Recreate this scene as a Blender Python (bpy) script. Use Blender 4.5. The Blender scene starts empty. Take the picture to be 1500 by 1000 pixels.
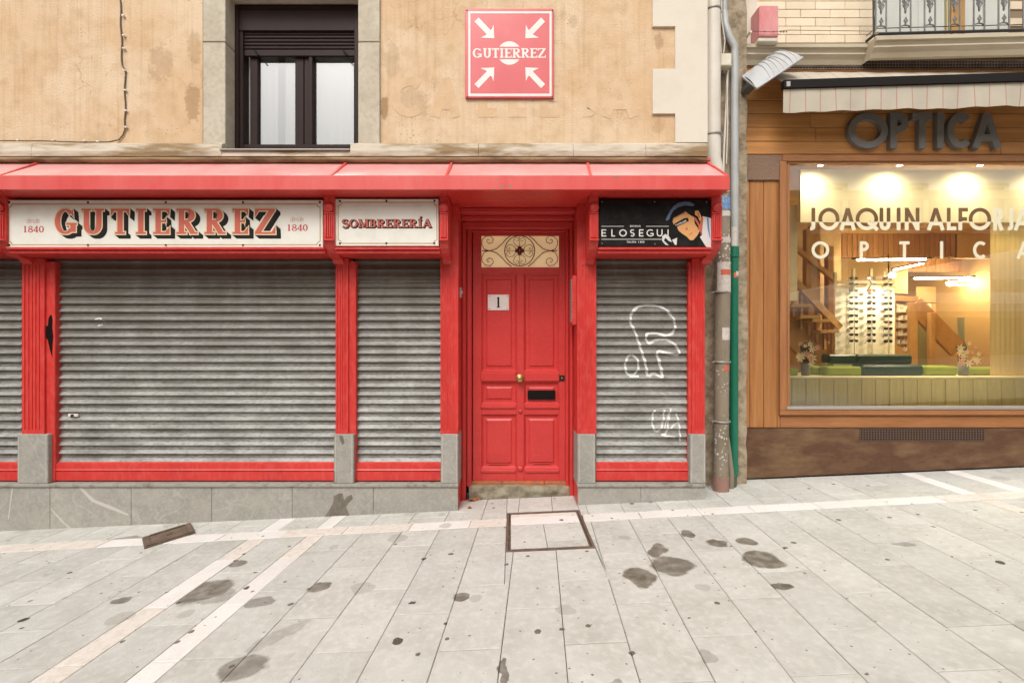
import bpy, bmesh, math, random
from mathutils import Vector, noise as mnoise
R = math.radians
C = bpy.context.scene.collection
random.seed(7)
# ------------------------------------------------------------------ camera, sky, sun, exposure
FPX, EYE = 667.0, 1.436            # focal length in 1500-px units, eye height in metres
cd = bpy.data.cameras.new('camera'); cam = bpy.data.objects.new('camera', cd); C.objects.link(cam)
cam.location = (0, 0, EYE); cam.rotation_euler = (R(90), 0, 0)
cd.sensor_width = 36; cd.lens = 36*FPX/1500; cd.clip_start = .05; cd.clip_end = 300
sc = bpy.context.scene; sc.camera = cam
w = bpy.data.worlds.new('World'); sc.world = w; w.use_nodes = True
nt = w.node_tree; bg = nt.nodes['Background']
sky = nt.nodes.new('ShaderNodeTexSky'); sky.sky_type = 'NISHITA'; sky.sun_disc = False
SUN_EL, SUN_AZ = 50, 197           # azimuth in degrees clockwise from +Y
sky.sun_elevation = R(SUN_EL); sky.sun_rotation = R(SUN_AZ); sky.air_density = 1.6; sky.dust_density = 5
hs = nt.nodes.new('ShaderNodeHueSaturation'); hs.inputs['Saturation'].default_value = .12
mx = nt.nodes.new('ShaderNodeMix'); mx.data_type = 'RGBA'; mx.blend_type = 'MULTIPLY'; mx.inputs[0].default_value = 1
mx.inputs[7].default_value = (1.0, .985, .965, 1)
nt.links.new(sky.outputs[0], hs.inputs['Color']); nt.links.new(hs.outputs[0], mx.inputs[6])
nt.links.new(mx.outputs[2], bg.inputs[0]); bg.inputs[1].default_value = .15
sd = bpy.data.lights.new('sun', 'SUN'); so = bpy.data.objects.new('sun', sd); C.objects.link(so)
sd.energy = 1.1; sd.angle = R(24); sd.color = (1, .97, .93)
_az, _el = R(SUN_AZ), R(SUN_EL)
so.rotation_euler = Vector((-math.sin(_az)*math.cos(_el), -math.cos(_az)*math.cos(_el), -math.sin(_el))).to_track_quat('-Z', 'Y').to_euler()
so.location = (0, -3, 9)
vs = sc.view_settings; vs.view_transform = 'Standard'; vs.look = 'None'; vs.exposure = .37; vs.gamma = 1
vs.use_curve_mapping = False
sc.render.engine = 'CYCLES'; sc.cycles.max_bounces = 8; sc.cycles.diffuse_bounces = 5; sc.cycles.use_denoising = True
sc.cycles.sample_clamp_indirect = 6
# ------------------------------------------------------------------ measuring helpers
SX, SY = .045, -.021
def G(x, y): return SX*x + SY*y                       # height of the sloping street
def wx(px, d): return (px-750)/FPX*d
def wz(py, d): return EYE+(500-py)/FPX*d
def P(px, py, d): return Vector((wx(px, d), d, wz(py, d)))
def gp(px, py, up=0):                                  # a point of the street surface
    d = EYE*FPX/(py-500+SY*FPX+SX*(px-750)); x = wx(px, d)
    return Vector((x, d, G(x, d)+up))
# ------------------------------------------------------------------ object helpers
def root(name, label, cat, loc=(0, 0, 0), group=None, kind=None):
    o = bpy.data.objects.new(name, None); C.objects.link(o); o.location = loc; o.empty_display_size = .1
    tag(o, label, cat, group, kind); return o
def tag(o, label=None, cat=None, group=None, kind=None):
    if label: o['label'] = label
    if cat: o['category'] = cat
    if group: o['group'] = group
    if kind: o['kind'] = kind
    return o
def wloc(o):
    v = Vector((0, 0, 0))
    while o is not None: v += o.location; o = o.parent
    return v
class MB:
    def __init__(s): s.v = []; s.f = []; s.m = []; s.cur = 0; s.sm = []
    def add(s, vs, fs, smooth=False):
        b = len(s.v); s.v += [tuple(v) for v in vs]; s.f += [tuple(b+i for i in f) for f in fs]
        s.m += [s.cur]*len(fs); s.sm += [smooth]*len(fs); return s
    def box(s, x0, x1, y0, y1, z0, z1, bev=0, shear=False):
        if x0 > x1: x0, x1 = x1, x0
        if y0 > y1: y0, y1 = y1, y0
        if z0 > z1: z0, z1 = z1, z0
        if bev <= 0:
            vs = [(x, y, z) for z in (z0, z1) for y in (y0, y1) for x in (x0, x1)]
            return s.add(vs, [(0, 2, 3, 1), (4, 5, 7, 6), (0, 1, 5, 4), (2, 6, 7, 3), (0, 4, 6, 2), (1, 3, 7, 5)])
        b = min(bev, (x1-x0)*.4, (y1-y0)*.4, (z1-z0)*.4); bm = bmesh.new(); bmesh.ops.create_cube(bm, size=1)
        for v in bm.verts: v.co = Vector(((x0+x1)/2+v.co.x*(x1-x0), (y0+y1)/2+v.co.y*(y1-y0), (z0+z1)/2+v.co.z*(z1-z0)))
        bmesh.ops.bevel(bm, geom=bm.edges[:], offset=b, segments=1, affect='EDGES')
        bm.verts.index_update(); s.add([v.co[:] for v in bm.verts], [[v.index for v in f.verts] for f in bm.faces]); bm.free(); return s
    def bp(s, px0, py0, px1, py1, d, back, bev=0):     # box whose front rectangle is given in picture measures at depth d
        return s.box(wx(px0, d), wx(px1, d), d, back, wz(py1, d), wz(py0, d), bev)
    def prism(s, pts, y0, y1):                         # polygon in XZ extruded along Y (y0 front)
        n = len(pts); a = [(p[0], y0, p[1]) for p in pts]+[(p[0], y1, p[1]) for p in pts]
        return s.add(a, [tuple(range(n)), tuple(range(2*n-1, n-1, -1))]+[(i, i+n, (i+1) % n+n, (i+1) % n) for i in range(n)])
    def poly(s, pts): return s.add(pts, [tuple(range(len(pts)))])
    def sweepx(s, prof, x0, x1, n=1, jit=0, smooth=False):  # profile [(y,z)] swept along X, open
        m = len(prof); vs = []
        for i in range(n+1):
            x = x0+(x1-x0)*i/n; j = jit*mnoise.noise(Vector((x*3, 5, 1)))
            vs += [(x, p[0]+j, p[1]+j) for p in prof]
        fs = [(i*m+k, i*m+k+1, (i+1)*m+k+1, (i+1)*m+k) for i in range(n) for k in range(m-1)]
        s.add(vs, fs, smooth); s.add([vs[k] for k in range(m)], [tuple(range(m))]); s.add([vs[n*m+k] for k in range(m)], [tuple(range(m-1, -1, -1))]); return s
    def tube(s, pts, r, seg=8, cap=True, smooth=True):
        pts = [Vector(p) for p in pts]; n = len(pts); rs = r if isinstance(r, (list, tuple)) else [r]*n
        vs = []; up = None
        for i, p in enumerate(pts):
            t = (pts[min(i+1, n-1)]-pts[max(i-1, 0)]).normalized()
            if up is None: up = Vector((0, 0, 1)) if abs(t.z) < .9 else Vector((0, -1, 0))
            a = t.cross(up).normalized(); up = a.cross(t).normalized()
            vs += [p+(a*math.cos(2*math.pi*k/seg)+up*math.sin(2*math.pi*k/seg))*rs[i] for k in range(seg)]
        fs = [(i*seg+k, i*seg+(k+1) % seg, (i+1)*seg+(k+1) % seg, (i+1)*seg+k) for i in range(n-1) for k in range(seg)]
        s.add(vs, fs, smooth)
        if cap: s.add(vs[:seg], [tuple(range(seg-1, -1, -1))]); s.add(vs[-seg:], [tuple(range(seg))])
        return s
    def lathe(s, prof, cx, cy, cz, axis='Z', seg=20):  # prof [(r,t)] along axis
        vs = []
        for r, t in prof:
            for k in range(seg):
                a = 2*math.pi*k/seg; u, v = r*math.cos(a), r*math.sin(a)
                vs.append((cx+u, cy+v, cz+t) if axis == 'Z' else (cx+u, cy+t, cz+v))
        n = len(prof)
        return s.add(vs, [(i*seg+k, i*seg+(k+1) % seg, (i+1)*seg+(k+1) % seg, (i+1)*seg+k) for i in range(n-1) for k in range(seg)]+[tuple(range(seg)), tuple(range((n-1)*seg, n*seg))], True)
    def build(s, name, mat, parent=None, kind=None, label=None):
        o_ = wloc(parent); me = bpy.data.meshes.new(name)
        me.from_pydata([(v[0]-o_.x, v[1]-o_.y, v[2]-o_.z) for v in s.v], [], s.f)
        ms = mat if isinstance(mat, (list, tuple)) else [mat]
        for m in ms: me.materials.append(m)
        me.polygons.foreach_set('material_index', s.m); me.polygons.foreach_set('use_smooth', s.sm)
        bm = bmesh.new(); bm.from_mesh(me); bmesh.ops.recalc_face_normals(bm, faces=bm.faces[:]); bm.to_mesh(me); bm.free()
        if name == 'pane' and ms[0].name.endswith('_glass') and me.polygons[0].normal.y > 0: me.flip_normals()
        me.update(); o = bpy.data.objects.new(name, me); C.objects.link(o)
        if parent: o.parent = parent
        if kind: o['kind'] = kind
        if label: o['label'] = label
        return o
def centred(name, mb, mat, parent=None, label=None):   # mesh with its origin at its own middle (so that copies can share it)
    c = Vector([(min(v[i] for v in mb.v)+max(v[i] for v in mb.v))/2 for i in range(3)])
    o = mb.build(name, mat, None); 
    for v in o.data.vertices: v.co -= c
    o.location = c-wloc(parent)
    if parent: o.parent = parent
    if label: o['label'] = label
    return o
def dup(o, parent, loc):
    c = o.copy(); C.objects.link(c); c.parent = parent; c.location = loc
    return c
# ------------------------------------------------------------------ materials
def mat(name, col, rough=.6, col2=None, scale=4, mixlo=.35, mixhi=.7, var=0, bump=0, bscale=60, metal=0, spec=.5, stretch=(1, 1, 1), emit=0,
        spots=None, spotscale=20, spotth=.12, grain=None, obj=False):
    m = bpy.data.materials.new(name); m.use_nodes = True; n = m.node_tree.nodes; L = m.node_tree.links
    b = n['Principled BSDF']; b.inputs['Roughness'].default_value = rough; b.inputs['Metallic'].default_value = metal
    b.inputs['Specular IOR Level'].default_value = spec
    c4 = tuple(col)+(1,)
    geo = n.new('ShaderNodeNewGeometry'); pos = geo.outputs['Position']
    if obj:
        oi = n.new('ShaderNodeObjectInfo'); ad = n.new('ShaderNodeVectorMath'); ad.operation = 'ADD'; L.new(pos, ad.inputs[0])
        ml = n.new('ShaderNodeMath'); ml.operation = 'MULTIPLY'; ml.inputs[1].default_value = 37; L.new(oi.outputs['Random'], ml.inputs[0])
        L.new(ml.outputs[0], ad.inputs[1]); pos = ad.outputs[0]
    mp = n.new('ShaderNodeMapping'); mp.inputs['Scale'].default_value = stretch; L.new(pos, mp.inputs[0])
    cur = None
    rgb = n.new('ShaderNodeRGB'); rgb.outputs[0].default_value = c4; cur = rgb.outputs[0]
    if col2:
        ns = n.new('ShaderNodeTexNoise'); ns.inputs['Scale'].default_value = scale; ns.inputs['Detail'].default_value = 8; ns.inputs['Roughness'].default_value = .62
        L.new(mp.outputs[0], ns.inputs['Vector'])
        mr = n.new('ShaderNodeMapRange'); mr.inputs[1].default_value = mixlo; mr.inputs[2].default_value = mixhi; L.new(ns.outputs[0], mr.inputs[0])
        mix = n.new('ShaderNodeMix'); mix.data_type = 'RGBA'; L.new(mr.outputs[0], mix.inputs[0]); L.new(cur, mix.inputs[6]); mix.inputs[7].default_value = tuple(col2)+(1,)
        cur = mix.outputs[2]
    if grain:                                          # (colour, scale, amount): a finer second layer
        ns = n.new('ShaderNodeTexNoise'); ns.inputs['Scale'].default_value = grain[1]; ns.inputs['Detail'].default_value = 5
        L.new(mp.outputs[0], ns.inputs['Vector'])
        mr = n.new('ShaderNodeMapRange'); mr.inputs[1].default_value = .45; mr.inputs[2].default_value = .75; mr.inputs[4].default_value = grain[2]; L.new(ns.outputs[0], mr.inputs[0])
        mix = n.new('ShaderNodeMix'); mix.data_type = 'RGBA'; L.new(mr.outputs[0], mix.inputs[0]); L.new(cur, mix.inputs[6]); mix.inputs[7].default_value = tuple(grain[0])+(1,)
        cur = mix.outputs[2]
    if spots:
        vo = n.new('ShaderNodeTexVoronoi'); vo.inputs['Scale'].default_value = spotscale
        dn = n.new('ShaderNodeTexNoise'); dn.inputs['Scale'].default_value = spotscale*2; dn.inputs['Detail'].default_value = 3
        sm = n.new('ShaderNodeVectorMath'); sm.operation = 'SCALE'; sm.inputs['Scale'].default_value = .6/spotscale; L.new(dn.outputs['Color'], sm.inputs[0])
        av = n.new('ShaderNodeVectorMath'); av.operation = 'ADD'; L.new(geo.outputs['Position'], av.inputs[0]); L.new(sm.outputs[0], av.inputs[1]); L.new(av.outputs[0], vo.inputs['Vector'])
        gt = n.new('ShaderNodeTexNoise'); gt.inputs['Scale'].default_value = 2.2; L.new(geo.outputs['Position'], gt.inputs['Vector'])
        th = n.new('ShaderNodeMapRange'); th.inputs[1].default_value = .42; th.inputs[2].default_value = .75; th.inputs[3].default_value = 0; th.inputs[4].default_value = spotth; L.new(gt.outputs[0], th.inputs[0])
        lt = n.new('ShaderNodeMath'); lt.operation = 'LESS_THAN'; L.new(vo.outputs['Distance'], lt.inputs[0]); L.new(th.outputs[0], lt.inputs[1])
        mix = n.new('ShaderNodeMix'); mix.data_type = 'RGBA'; L.new(lt.outputs[0], mix.inputs[0]); L.new(cur, mix.inputs[6]); mix.inputs[7].default_value = tuple(spots)+(1,)
        cur = mix.outputs[2]
    if var:
        oi = n.new('ShaderNodeObjectInfo'); mr = n.new('ShaderNodeMapRange'); mr.inputs[3].default_value = 1-var; mr.inputs[4].default_value = 1+var*.6
        L.new(oi.outputs['Random'], mr.inputs[0]); sv = n.new('ShaderNodeVectorMath'); sv.operation = 'SCALE'; L.new(cur, sv.inputs[0]); L.new(mr.outputs[0], sv.inputs['Scale'])
        cur = sv.outputs[0]
    L.new(cur, b.inputs['Base Color'])
    if bump:
        nb = n.new('ShaderNodeTexNoise'); nb.inputs['Scale'].default_value = bscale; nb.inputs['Detail'].default_value = 6; L.new(mp.outputs[0], nb.inputs['Vector'])
        bp = n.new('ShaderNodeBump'); bp.inputs['Strength'].default_value = bump; bp.inputs['Distance'].default_value = .01; L.new(nb.outputs[0], bp.inputs['Height']); L.new(bp.outputs[0], b.inputs['Normal'])
    if emit: b.inputs['Emission Color'].default_value = c4; b.inputs['Emission Strength'].default_value = emit
    m['col_socket'] = 1
    return m
def after(m, fn):                                      # splice another colour step in front of Base Color
    n = m.node_tree.nodes; L = m.node_tree.links; b = n['Principled BSDF']; lk = b.inputs['Base Color'].links[0]; cur = lk.from_socket
    L.remove(lk); L.new(fn(n, L, cur), b.inputs['Base Color']); return m
def glassmat(name, tint, refl=.5, rough=0):            # thin pane: see-through plus a Fresnel reflection
    m = bpy.data.materials.new(name); m.use_nodes = True; n = m.node_tree.nodes; L = m.node_tree.links; n.clear()
    o = n.new('ShaderNodeOutputMaterial'); t = n.new('ShaderNodeBsdfTransparent'); t.inputs[0].default_value = tuple(tint)+(1,)
    g = n.new('ShaderNodeBsdfGlossy'); g.inputs['Roughness'].default_value = rough; f = n.new('ShaderNodeFresnel'); f.inputs[0].default_value = 1.5
    mr = n.new('ShaderNodeMapRange'); mr.inputs[2].default_value = 1; mr.inputs[3].default_value = 0; mr.inputs[4].default_value = refl; L.new(f.outputs[0], mr.inputs[0])
    x = n.new('ShaderNodeMixShader'); L.new(mr.outputs[0], x.inputs[0]); L.new(t.outputs[0], x.inputs[1]); L.new(g.outputs[0], x.inputs[2]); L.new(x.outputs[0], o.inputs[0]); return m
RED = dict(rough=.38, spec=.45)
M = {}
M['red'] = mat('red_paint', (.60, .041, .033), col2=(.50, .028, .024), scale=2.4, grain=((.68, .13, .11), 34, .40), stretch=(1, 1, .35), bump=.10, bscale=60, spots=(.30, .10, .08), spotscale=16, spotth=.13, **RED)
M['red_door'] = mat('red_door_paint', (.56, .043, .039), col2=(.50, .034, .032), scale=3, grain=((.58, .085, .075), 40, .35), bump=.04, bscale=70, rough=.36, spec=.45)
M['red_roof'] = mat('red_roof_paint', (.70, .26, .25), col2=(.76, .43, .41), scale=2.2, mixlo=.3, mixhi=.75, bump=.03, bscale=30, rough=.24, spec=.9, spots=(.08, .05, .05), spotscale=22, spotth=.10)
M['red_fascia'] = mat('red_fascia_paint', (.60, .052, .044), col2=(.64, .10, .085), scale=5, stretch=(1, 1, .25), bump=.04, rough=.34, spec=.6, spots=(.20, .16, .12), spotscale=11, spotth=.28)
M['stucco'] = mat('ochre_stucco', (.62, .43, .265), rough=.9, col2=(.67, .51, .35), scale=1.1, mixlo=.42, mixhi=.58, grain=((.47, .30, .16), 9, .5), bump=.5, bscale=75, spec=.2, spots=(.13, .075, .035), spotscale=30, spotth=.16)
M['stucco_worn'] = mat('worn_ochre_stucco', (.60, .41, .245), rough=.9, col2=(.65, .485, .325), scale=3, grain=((.47, .30, .16), 10, .4), bump=.35, bscale=60, spec=.2)
def streaks(n, L, cur):                                 # fine vertical brush and rain marks
    geo = n.new('ShaderNodeNewGeometry'); mp = n.new('ShaderNodeMapping'); mp.inputs['Scale'].default_value = (38, 38, 1.1); L.new(geo.outputs['Position'], mp.inputs[0])
    ns = n.new('ShaderNodeTexNoise'); ns.inputs['Scale'].default_value = 1; ns.inputs['Detail'].default_value = 4; L.new(mp.outputs[0], ns.inputs['Vector'])
    mr = n.new('ShaderNodeMapRange'); mr.inputs[1].default_value = .5; mr.inputs[2].default_value = .8; mr.inputs[4].default_value = .5; L.new(ns.outputs[0], mr.inputs[0])
    mix = n.new('ShaderNodeMix'); mix.data_type = 'RGBA'; mix.blend_type = 'MULTIPLY'; mix.inputs[7].default_value = (.74, .66, .55, 1)
    L.new(mr.outputs[0], mix.inputs[0]); L.new(cur, mix.inputs[6]); return mix.outputs[2]
after(M['stucco'], streaks)
def blot(cx, cz, rx, rz, tint, strength):
    def fn(n, L, cur):
        geo = n.new('ShaderNodeNewGeometry'); sp = n.new('ShaderNodeSeparateXYZ'); L.new(geo.outputs['Position'], sp.inputs[0])
        def mth(op, a, b_):
            q = n.new('ShaderNodeMath'); q.operation = op
            for i, s_ in enumerate((a, b_)):
                if isinstance(s_, (int, float)): q.inputs[i].default_value = s_
                else: L.new(s_, q.inputs[i])
            return q.outputs[0]
        ns = n.new('ShaderNodeTexNoise'); ns.inputs['Scale'].default_value = 14; ns.inputs['Detail'].default_value = 9; ns.inputs['Roughness'].default_value = .7; L.new(geo.outputs['Position'], ns.inputs['Vector'])
        dx = mth('DIVIDE', mth('SUBTRACT', sp.outputs[0], cx), rx); dz = mth('DIVIDE', mth('SUBTRACT', sp.outputs[2], cz), rz)
        r_ = mth('ADD', mth('ADD', mth('MULTIPLY', dx, dx), mth('MULTIPLY', dz, dz)), mth('MULTIPLY', mth('SUBTRACT', ns.outputs[0], .5), 3.2))
        mr = n.new('ShaderNodeMapRange'); mr.interpolation_type = 'SMOOTHSTEP'; mr.inputs[1].default_value = .9; mr.inputs[2].default_value = .35; mr.inputs[3].default_value = 0; mr.inputs[4].default_value = strength; L.new(r_, mr.inputs[0])
        mix = n.new('ShaderNodeMix'); mix.data_type = 'RGBA'; mix.inputs[7].default_value = tuple(tint)+(1,); L.new(mr.outputs[0], mix.inputs[0]); L.new(cur, mix.inputs[6]); return mix.outputs[2]
    return fn
def cracks(n, L, cur):
    geo = n.new('ShaderNodeNewGeometry'); vo = n.new('ShaderNodeTexVoronoi'); vo.feature = 'DISTANCE_TO_EDGE'; vo.inputs['Scale'].default_value = 4.5
    dn = n.new('ShaderNodeTexNoise'); dn.inputs['Scale'].default_value = 7; dn.inputs['Detail'].default_value = 6; L.new(geo.outputs['Position'], dn.inputs['Vector'])
    sm = n.new('ShaderNodeVectorMath'); sm.operation = 'SCALE'; sm.inputs['Scale'].default_value = .22; L.new(dn.outputs['Color'], sm.inputs[0]); av = n.new('ShaderNodeVectorMath'); av.operation = 'ADD'; L.new(geo.outputs['Position'], av.inputs[0]); L.new(sm.outputs[0], av.inputs[1]); L.new(av.outputs[0], vo.inputs['Vector'])
    gt = n.new('ShaderNodeTexNoise'); gt.inputs['Scale'].default_value = 1.7; L.new(geo.outputs['Position'], gt.inputs['Vector']); th = n.new('ShaderNodeMapRange'); th.inputs[1].default_value = .56; th.inputs[2].default_value = .72; th.inputs[4].default_value = .020; L.new(gt.outputs[0], th.inputs[0])
    lt = n.new('ShaderNodeMath'); lt.operation = 'LESS_THAN'; L.new(vo.outputs['Distance'], lt.inputs[0]); L.new(th.outputs[0], lt.inputs[1]); q = n.new('ShaderNodeMath'); q.operation = 'MULTIPLY'; q.inputs[1].default_value = .38; L.new(lt.outputs[0], q.inputs[0])
    mix = n.new('ShaderNodeMix'); mix.data_type = 'RGBA'; mix.inputs[7].default_value = (.26, .15, .07, 1); L.new(q.outputs[0], mix.inputs[0]); L.new(cur, mix.inputs[6]); return mix.outputs[2]
after(M['stucco'], cracks)
for (px, py, rx, ry, st) in ((236, 92, 20, 34, .35), (282, 150, 14, 36, .55), (285, 70, 12, 26, .35), (563, 160, 8, 22, .8), (575, 90, 14, 30, .3), (607, 150, 26, 28, .30), (840, 30, 8, 12, .3), (965, 60, 8, 14, .5), (965, 185, 10, 14, .25)):
    after(M['stucco'], blot(wx(px, 4.17), wz(py, 4.17), rx/FPX*4.17, ry/FPX*4.17, (.30, .175, .085), st))
M['whitewash'] = mat('cream_render', (.67, .60, .505), rough=.85, col2=(.60, .525, .42), scale=3, mixlo=.45, mixhi=.8, bump=.12, bscale=60, spec=.2, spots=(.35, .28, .2), spotscale=40, spotth=.05)
M['stone_frame'] = mat('window_surround_stone', (.54, .48, .385), rough=.9, col2=(.42, .36, .27), scale=5, mixlo=.42, mixhi=.75, grain=((.33, .27, .19), 22, .5), bump=.3, bscale=70, spec=.2)
M['cornice'] = mat('weathered_cornice', (.56, .49, .39), rough=.9, col2=(.27, .185, .095), scale=6, mixlo=.45, mixhi=.62, stretch=(.35, 1, 1.6), grain=((.24, .16, .09), 14, .55), bump=.35, bscale=50, spec=.2)
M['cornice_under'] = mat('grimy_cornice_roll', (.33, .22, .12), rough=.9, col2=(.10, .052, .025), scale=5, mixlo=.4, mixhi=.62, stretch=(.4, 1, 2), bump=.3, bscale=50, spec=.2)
M['brown'] = mat('brown_aluminium', (.026, .014, .012), rough=.55, spec=.15, col2=(.036, .02, .017), scale=3)
M['granite'] = mat('grey_plinth_stone', (.345, .325, .285), rough=.8, col2=(.27, .26, .235), scale=9, mixlo=.4, mixhi=.7, grain=((.46, .43, .37), 45, .5), var=.10, bump=.12, bscale=120, spec=.3)
M['granite_edge'] = mat('plinth_ledge_stone', (.30, .285, .25), rough=.8, col2=(.12, .10, .08), scale=11, mixlo=.5, mixhi=.72, grain=((.42, .40, .35), 40, .4), bump=.2, spec=.3)
def veins(n, L, cur):
    geo = n.new('ShaderNodeNewGeometry'); oi = n.new('ShaderNodeObjectInfo'); ad = n.new('ShaderNodeVectorMath'); ad.operation = 'ADD'; ml = n.new('ShaderNodeMath'); ml.operation = 'MULTIPLY'; ml.inputs[1].default_value = 23
    L.new(oi.outputs['Random'], ml.inputs[0]); L.new(geo.outputs['Position'], ad.inputs[0]); L.new(ml.outputs[0], ad.inputs[1])
    ns = n.new('ShaderNodeTexNoise'); ns.inputs['Scale'].default_value = 1.3; ns.inputs['Detail'].default_value = 2; ns.inputs['Distortion'].default_value = .6; L.new(ad.outputs[0], ns.inputs['Vector'])
    s1 = n.new('ShaderNodeMath'); s1.operation = 'SUBTRACT'; s1.inputs[1].default_value = .5; L.new(ns.outputs[0], s1.inputs[0]); ab = n.new('ShaderNodeMath'); ab.operation = 'ABSOLUTE'; L.new(s1.outputs[0], ab.inputs[0])
    mr = n.new('ShaderNodeMapRange'); mr.inputs[1].default_value = .006; mr.inputs[2].default_value = .001; mr.inputs[3].default_value = 0; mr.inputs[4].default_value = .22; L.new(ab.outputs[0], mr.inputs[0])
    mix = n.new('ShaderNodeMix'); mix.data_type = 'RGBA'; mix.inputs[7].default_value = (.56, .53, .47, 1); L.new(mr.outputs[0], mix.inputs[0]); L.new(cur, mix.inputs[6]); return mix.outputs[2]
after(M['granite'], veins)
M['shutter'] = mat('galvanised_slat', (.365, .36, .335), rough=.5, metal=0, col2=(.18, .17, .15), scale=5, mixlo=.42, mixhi=.68, stretch=(.5, 1, 1.4), grain=((.10, .09, .07), 50, .7), bump=.15, bscale=40, var=.14, spec=.5)
def top_grime_shade(n, L, cur):                                 # grime plus painted shade, darkening the slats towards the top
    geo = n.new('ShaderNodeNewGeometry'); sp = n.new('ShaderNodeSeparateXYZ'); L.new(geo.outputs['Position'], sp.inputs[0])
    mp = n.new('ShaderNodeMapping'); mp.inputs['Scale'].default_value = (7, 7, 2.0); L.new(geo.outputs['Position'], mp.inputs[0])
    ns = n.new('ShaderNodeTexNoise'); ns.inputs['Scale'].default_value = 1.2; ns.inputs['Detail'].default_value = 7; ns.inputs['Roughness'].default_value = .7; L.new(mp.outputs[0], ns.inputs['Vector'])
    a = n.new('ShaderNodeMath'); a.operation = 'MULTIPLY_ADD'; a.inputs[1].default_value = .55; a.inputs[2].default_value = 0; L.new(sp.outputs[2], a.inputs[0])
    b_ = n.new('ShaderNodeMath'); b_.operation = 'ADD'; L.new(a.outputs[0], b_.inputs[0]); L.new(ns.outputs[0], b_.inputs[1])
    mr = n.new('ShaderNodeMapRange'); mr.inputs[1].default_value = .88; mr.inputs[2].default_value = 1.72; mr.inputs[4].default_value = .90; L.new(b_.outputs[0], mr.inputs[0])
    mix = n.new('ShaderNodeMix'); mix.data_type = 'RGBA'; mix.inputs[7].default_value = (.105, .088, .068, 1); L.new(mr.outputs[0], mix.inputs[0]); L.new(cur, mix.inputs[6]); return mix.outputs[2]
after(M['shutter'], top_grime_shade)
M['dark'] = mat('dark_void', (.012, .010, .009), rough=.9)
M['ivory'] = mat('ivory_enamel', (.76, .74, .67), rough=.32, col2=(.66, .63, .55), scale=6, mixlo=.45, mixhi=.78, bump=.02, spec=.5)
M['gold'] = mat('gold_line', (.46, .29, .10), rough=.5)
M['cream_line'] = mat('cream_outline', (.72, .58, .36), rough=.5)
M['let_red'] = mat('painted_letter_red', (.56, .105, .070), rough=.45, col2=(.50, .13, .09), scale=20)
M['let_crimson'] = mat('painted_digit_red', (.50, .06, .06), rough=.5)
M['let_dark'] = mat('painted_letter_shade', (.014, .012, .010), rough=.6, spec=.2)
M['pale_pink'] = mat('faded_pink_print', (.55, .30, .24), rough=.5)
M['screw'] = mat('screw_head', (.03, .027, .02), rough=.4, metal=.5)
M['sign_red'] = mat('faded_red_sign', (.56, .060, .068), rough=.22, col2=(.60, .10, .10), scale=3, spec=.6)
M['sign_white'] = mat('sign_white', (.76, .70, .66), rough=.3, col2=(.70, .58, .54), scale=8)
M['black_sign'] = mat('black_sign_board', (.008, .0075, .007), rough=.6, spec=.15, col2=(.022, .020, .018), scale=12, mixlo=.45, mixhi=.8)
M['offwhite'] = mat('offwhite_print', (.70, .67, .62), rough=.5)
M['white'] = mat('white_plastic', (.72, .72, .70), rough=.4)
M['cream_pl'] = mat('cream_plastic', (.66, .60, .48), rough=.45, col2=(.56, .49, .37), scale=9)
M['brass'] = mat('worn_brass', (.62, .43, .18), rough=.3, metal=.85, col2=(.35, .22, .08), scale=60)
M['rust'] = mat('rusty_iron', (.13, .095, .07), rough=.75, metal=.3, col2=(.22, .155, .11), scale=14, bump=.4, bscale=60, var=.08)
M['black'] = mat('black_enamel', (.006, .005, .005), rough=.5, spec=.15)
M['terracotta'] = mat('terracotta_sill', (.46, .155, .055), rough=.75, col2=(.28, .12, .06), scale=14, bump=.3)
M['step'] = mat('mossy_step_stone', (.33, .29, .21), rough=.95, col2=(.16, .135, .085), scale=10, mixlo=.42, mixhi=.7, bump=.8, bscale=30)
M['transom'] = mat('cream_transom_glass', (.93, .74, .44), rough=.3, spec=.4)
_b = M['transom'].node_tree.nodes['Principled BSDF']; _b.inputs['Emission Color'].default_value = (.93, .66, .34, 1); _b.inputs['Emission Strength'].default_value = .22   # glow added to the glass itself; a lit hallway is only guessed
M['wine'] = mat('dark_red_ironwork', (.13, .012, .014), rough=.45)
M['pipe_cream'] = mat('cream_painted_pipe', (.68, .62, .54), rough=.5, col2=(.60, .54, .46), scale=4, bump=.05)
M['pipe_brown'] = mat('dirty_brown_pipe', (.25, .205, .145), rough=.6, col2=(.17, .135, .09), scale=8, mixlo=.4, mixhi=.7, stretch=(1, 1, .3), spots=(.58, .55, .50), spotscale=30, spotth=.42, bump=.08)
M['pipe_grey'] = mat('grey_pvc_pipe', (.42, .43, .42), rough=.4, col2=(.34, .34, .33), scale=6)
M['pipe_green'] = mat('green_painted_pipe', (.008, .155, .085), rough=.4, col2=(.006, .12, .07), scale=6)
M['pipe_red'] = mat('worn_reddish_collar', (.33, .16, .12), rough=.8, col2=(.22, .15, .12), scale=30, bump=.4)
M['rubble'] = mat('rough_mortar', (.37, .30, .21), rough=.95, col2=(.20, .15, .10), scale=12, mixlo=.4, mixhi=.65, bump=1, bscale=28, spec=.1)
M['clamp'] = mat('pipe_clamp_grey', (.33, .31, .28), rough=.5, metal=.4)
def wood(name, c1, c2, st, var=.10, rough=.5, c3=None, sc_=3):
    return mat(name, c1, rough=rough, col2=c2, scale=sc_, mixlo=.38, mixhi=.68, stretch=st, grain=((c3 or tuple(v*.55 for v in c1)), 16, .42), var=var, bump=.08, bscale=30, obj=True, spec=.35)
M['plank_h'] = wood('honey_planks_level', (.66, .31, .10), (.50, .21, .062), (.35, 1, 7))
M['plank_v'] = wood('honey_planks_upright', (.42, .185, .060), (.30, .115, .036), (7, 1, .35))
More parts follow.
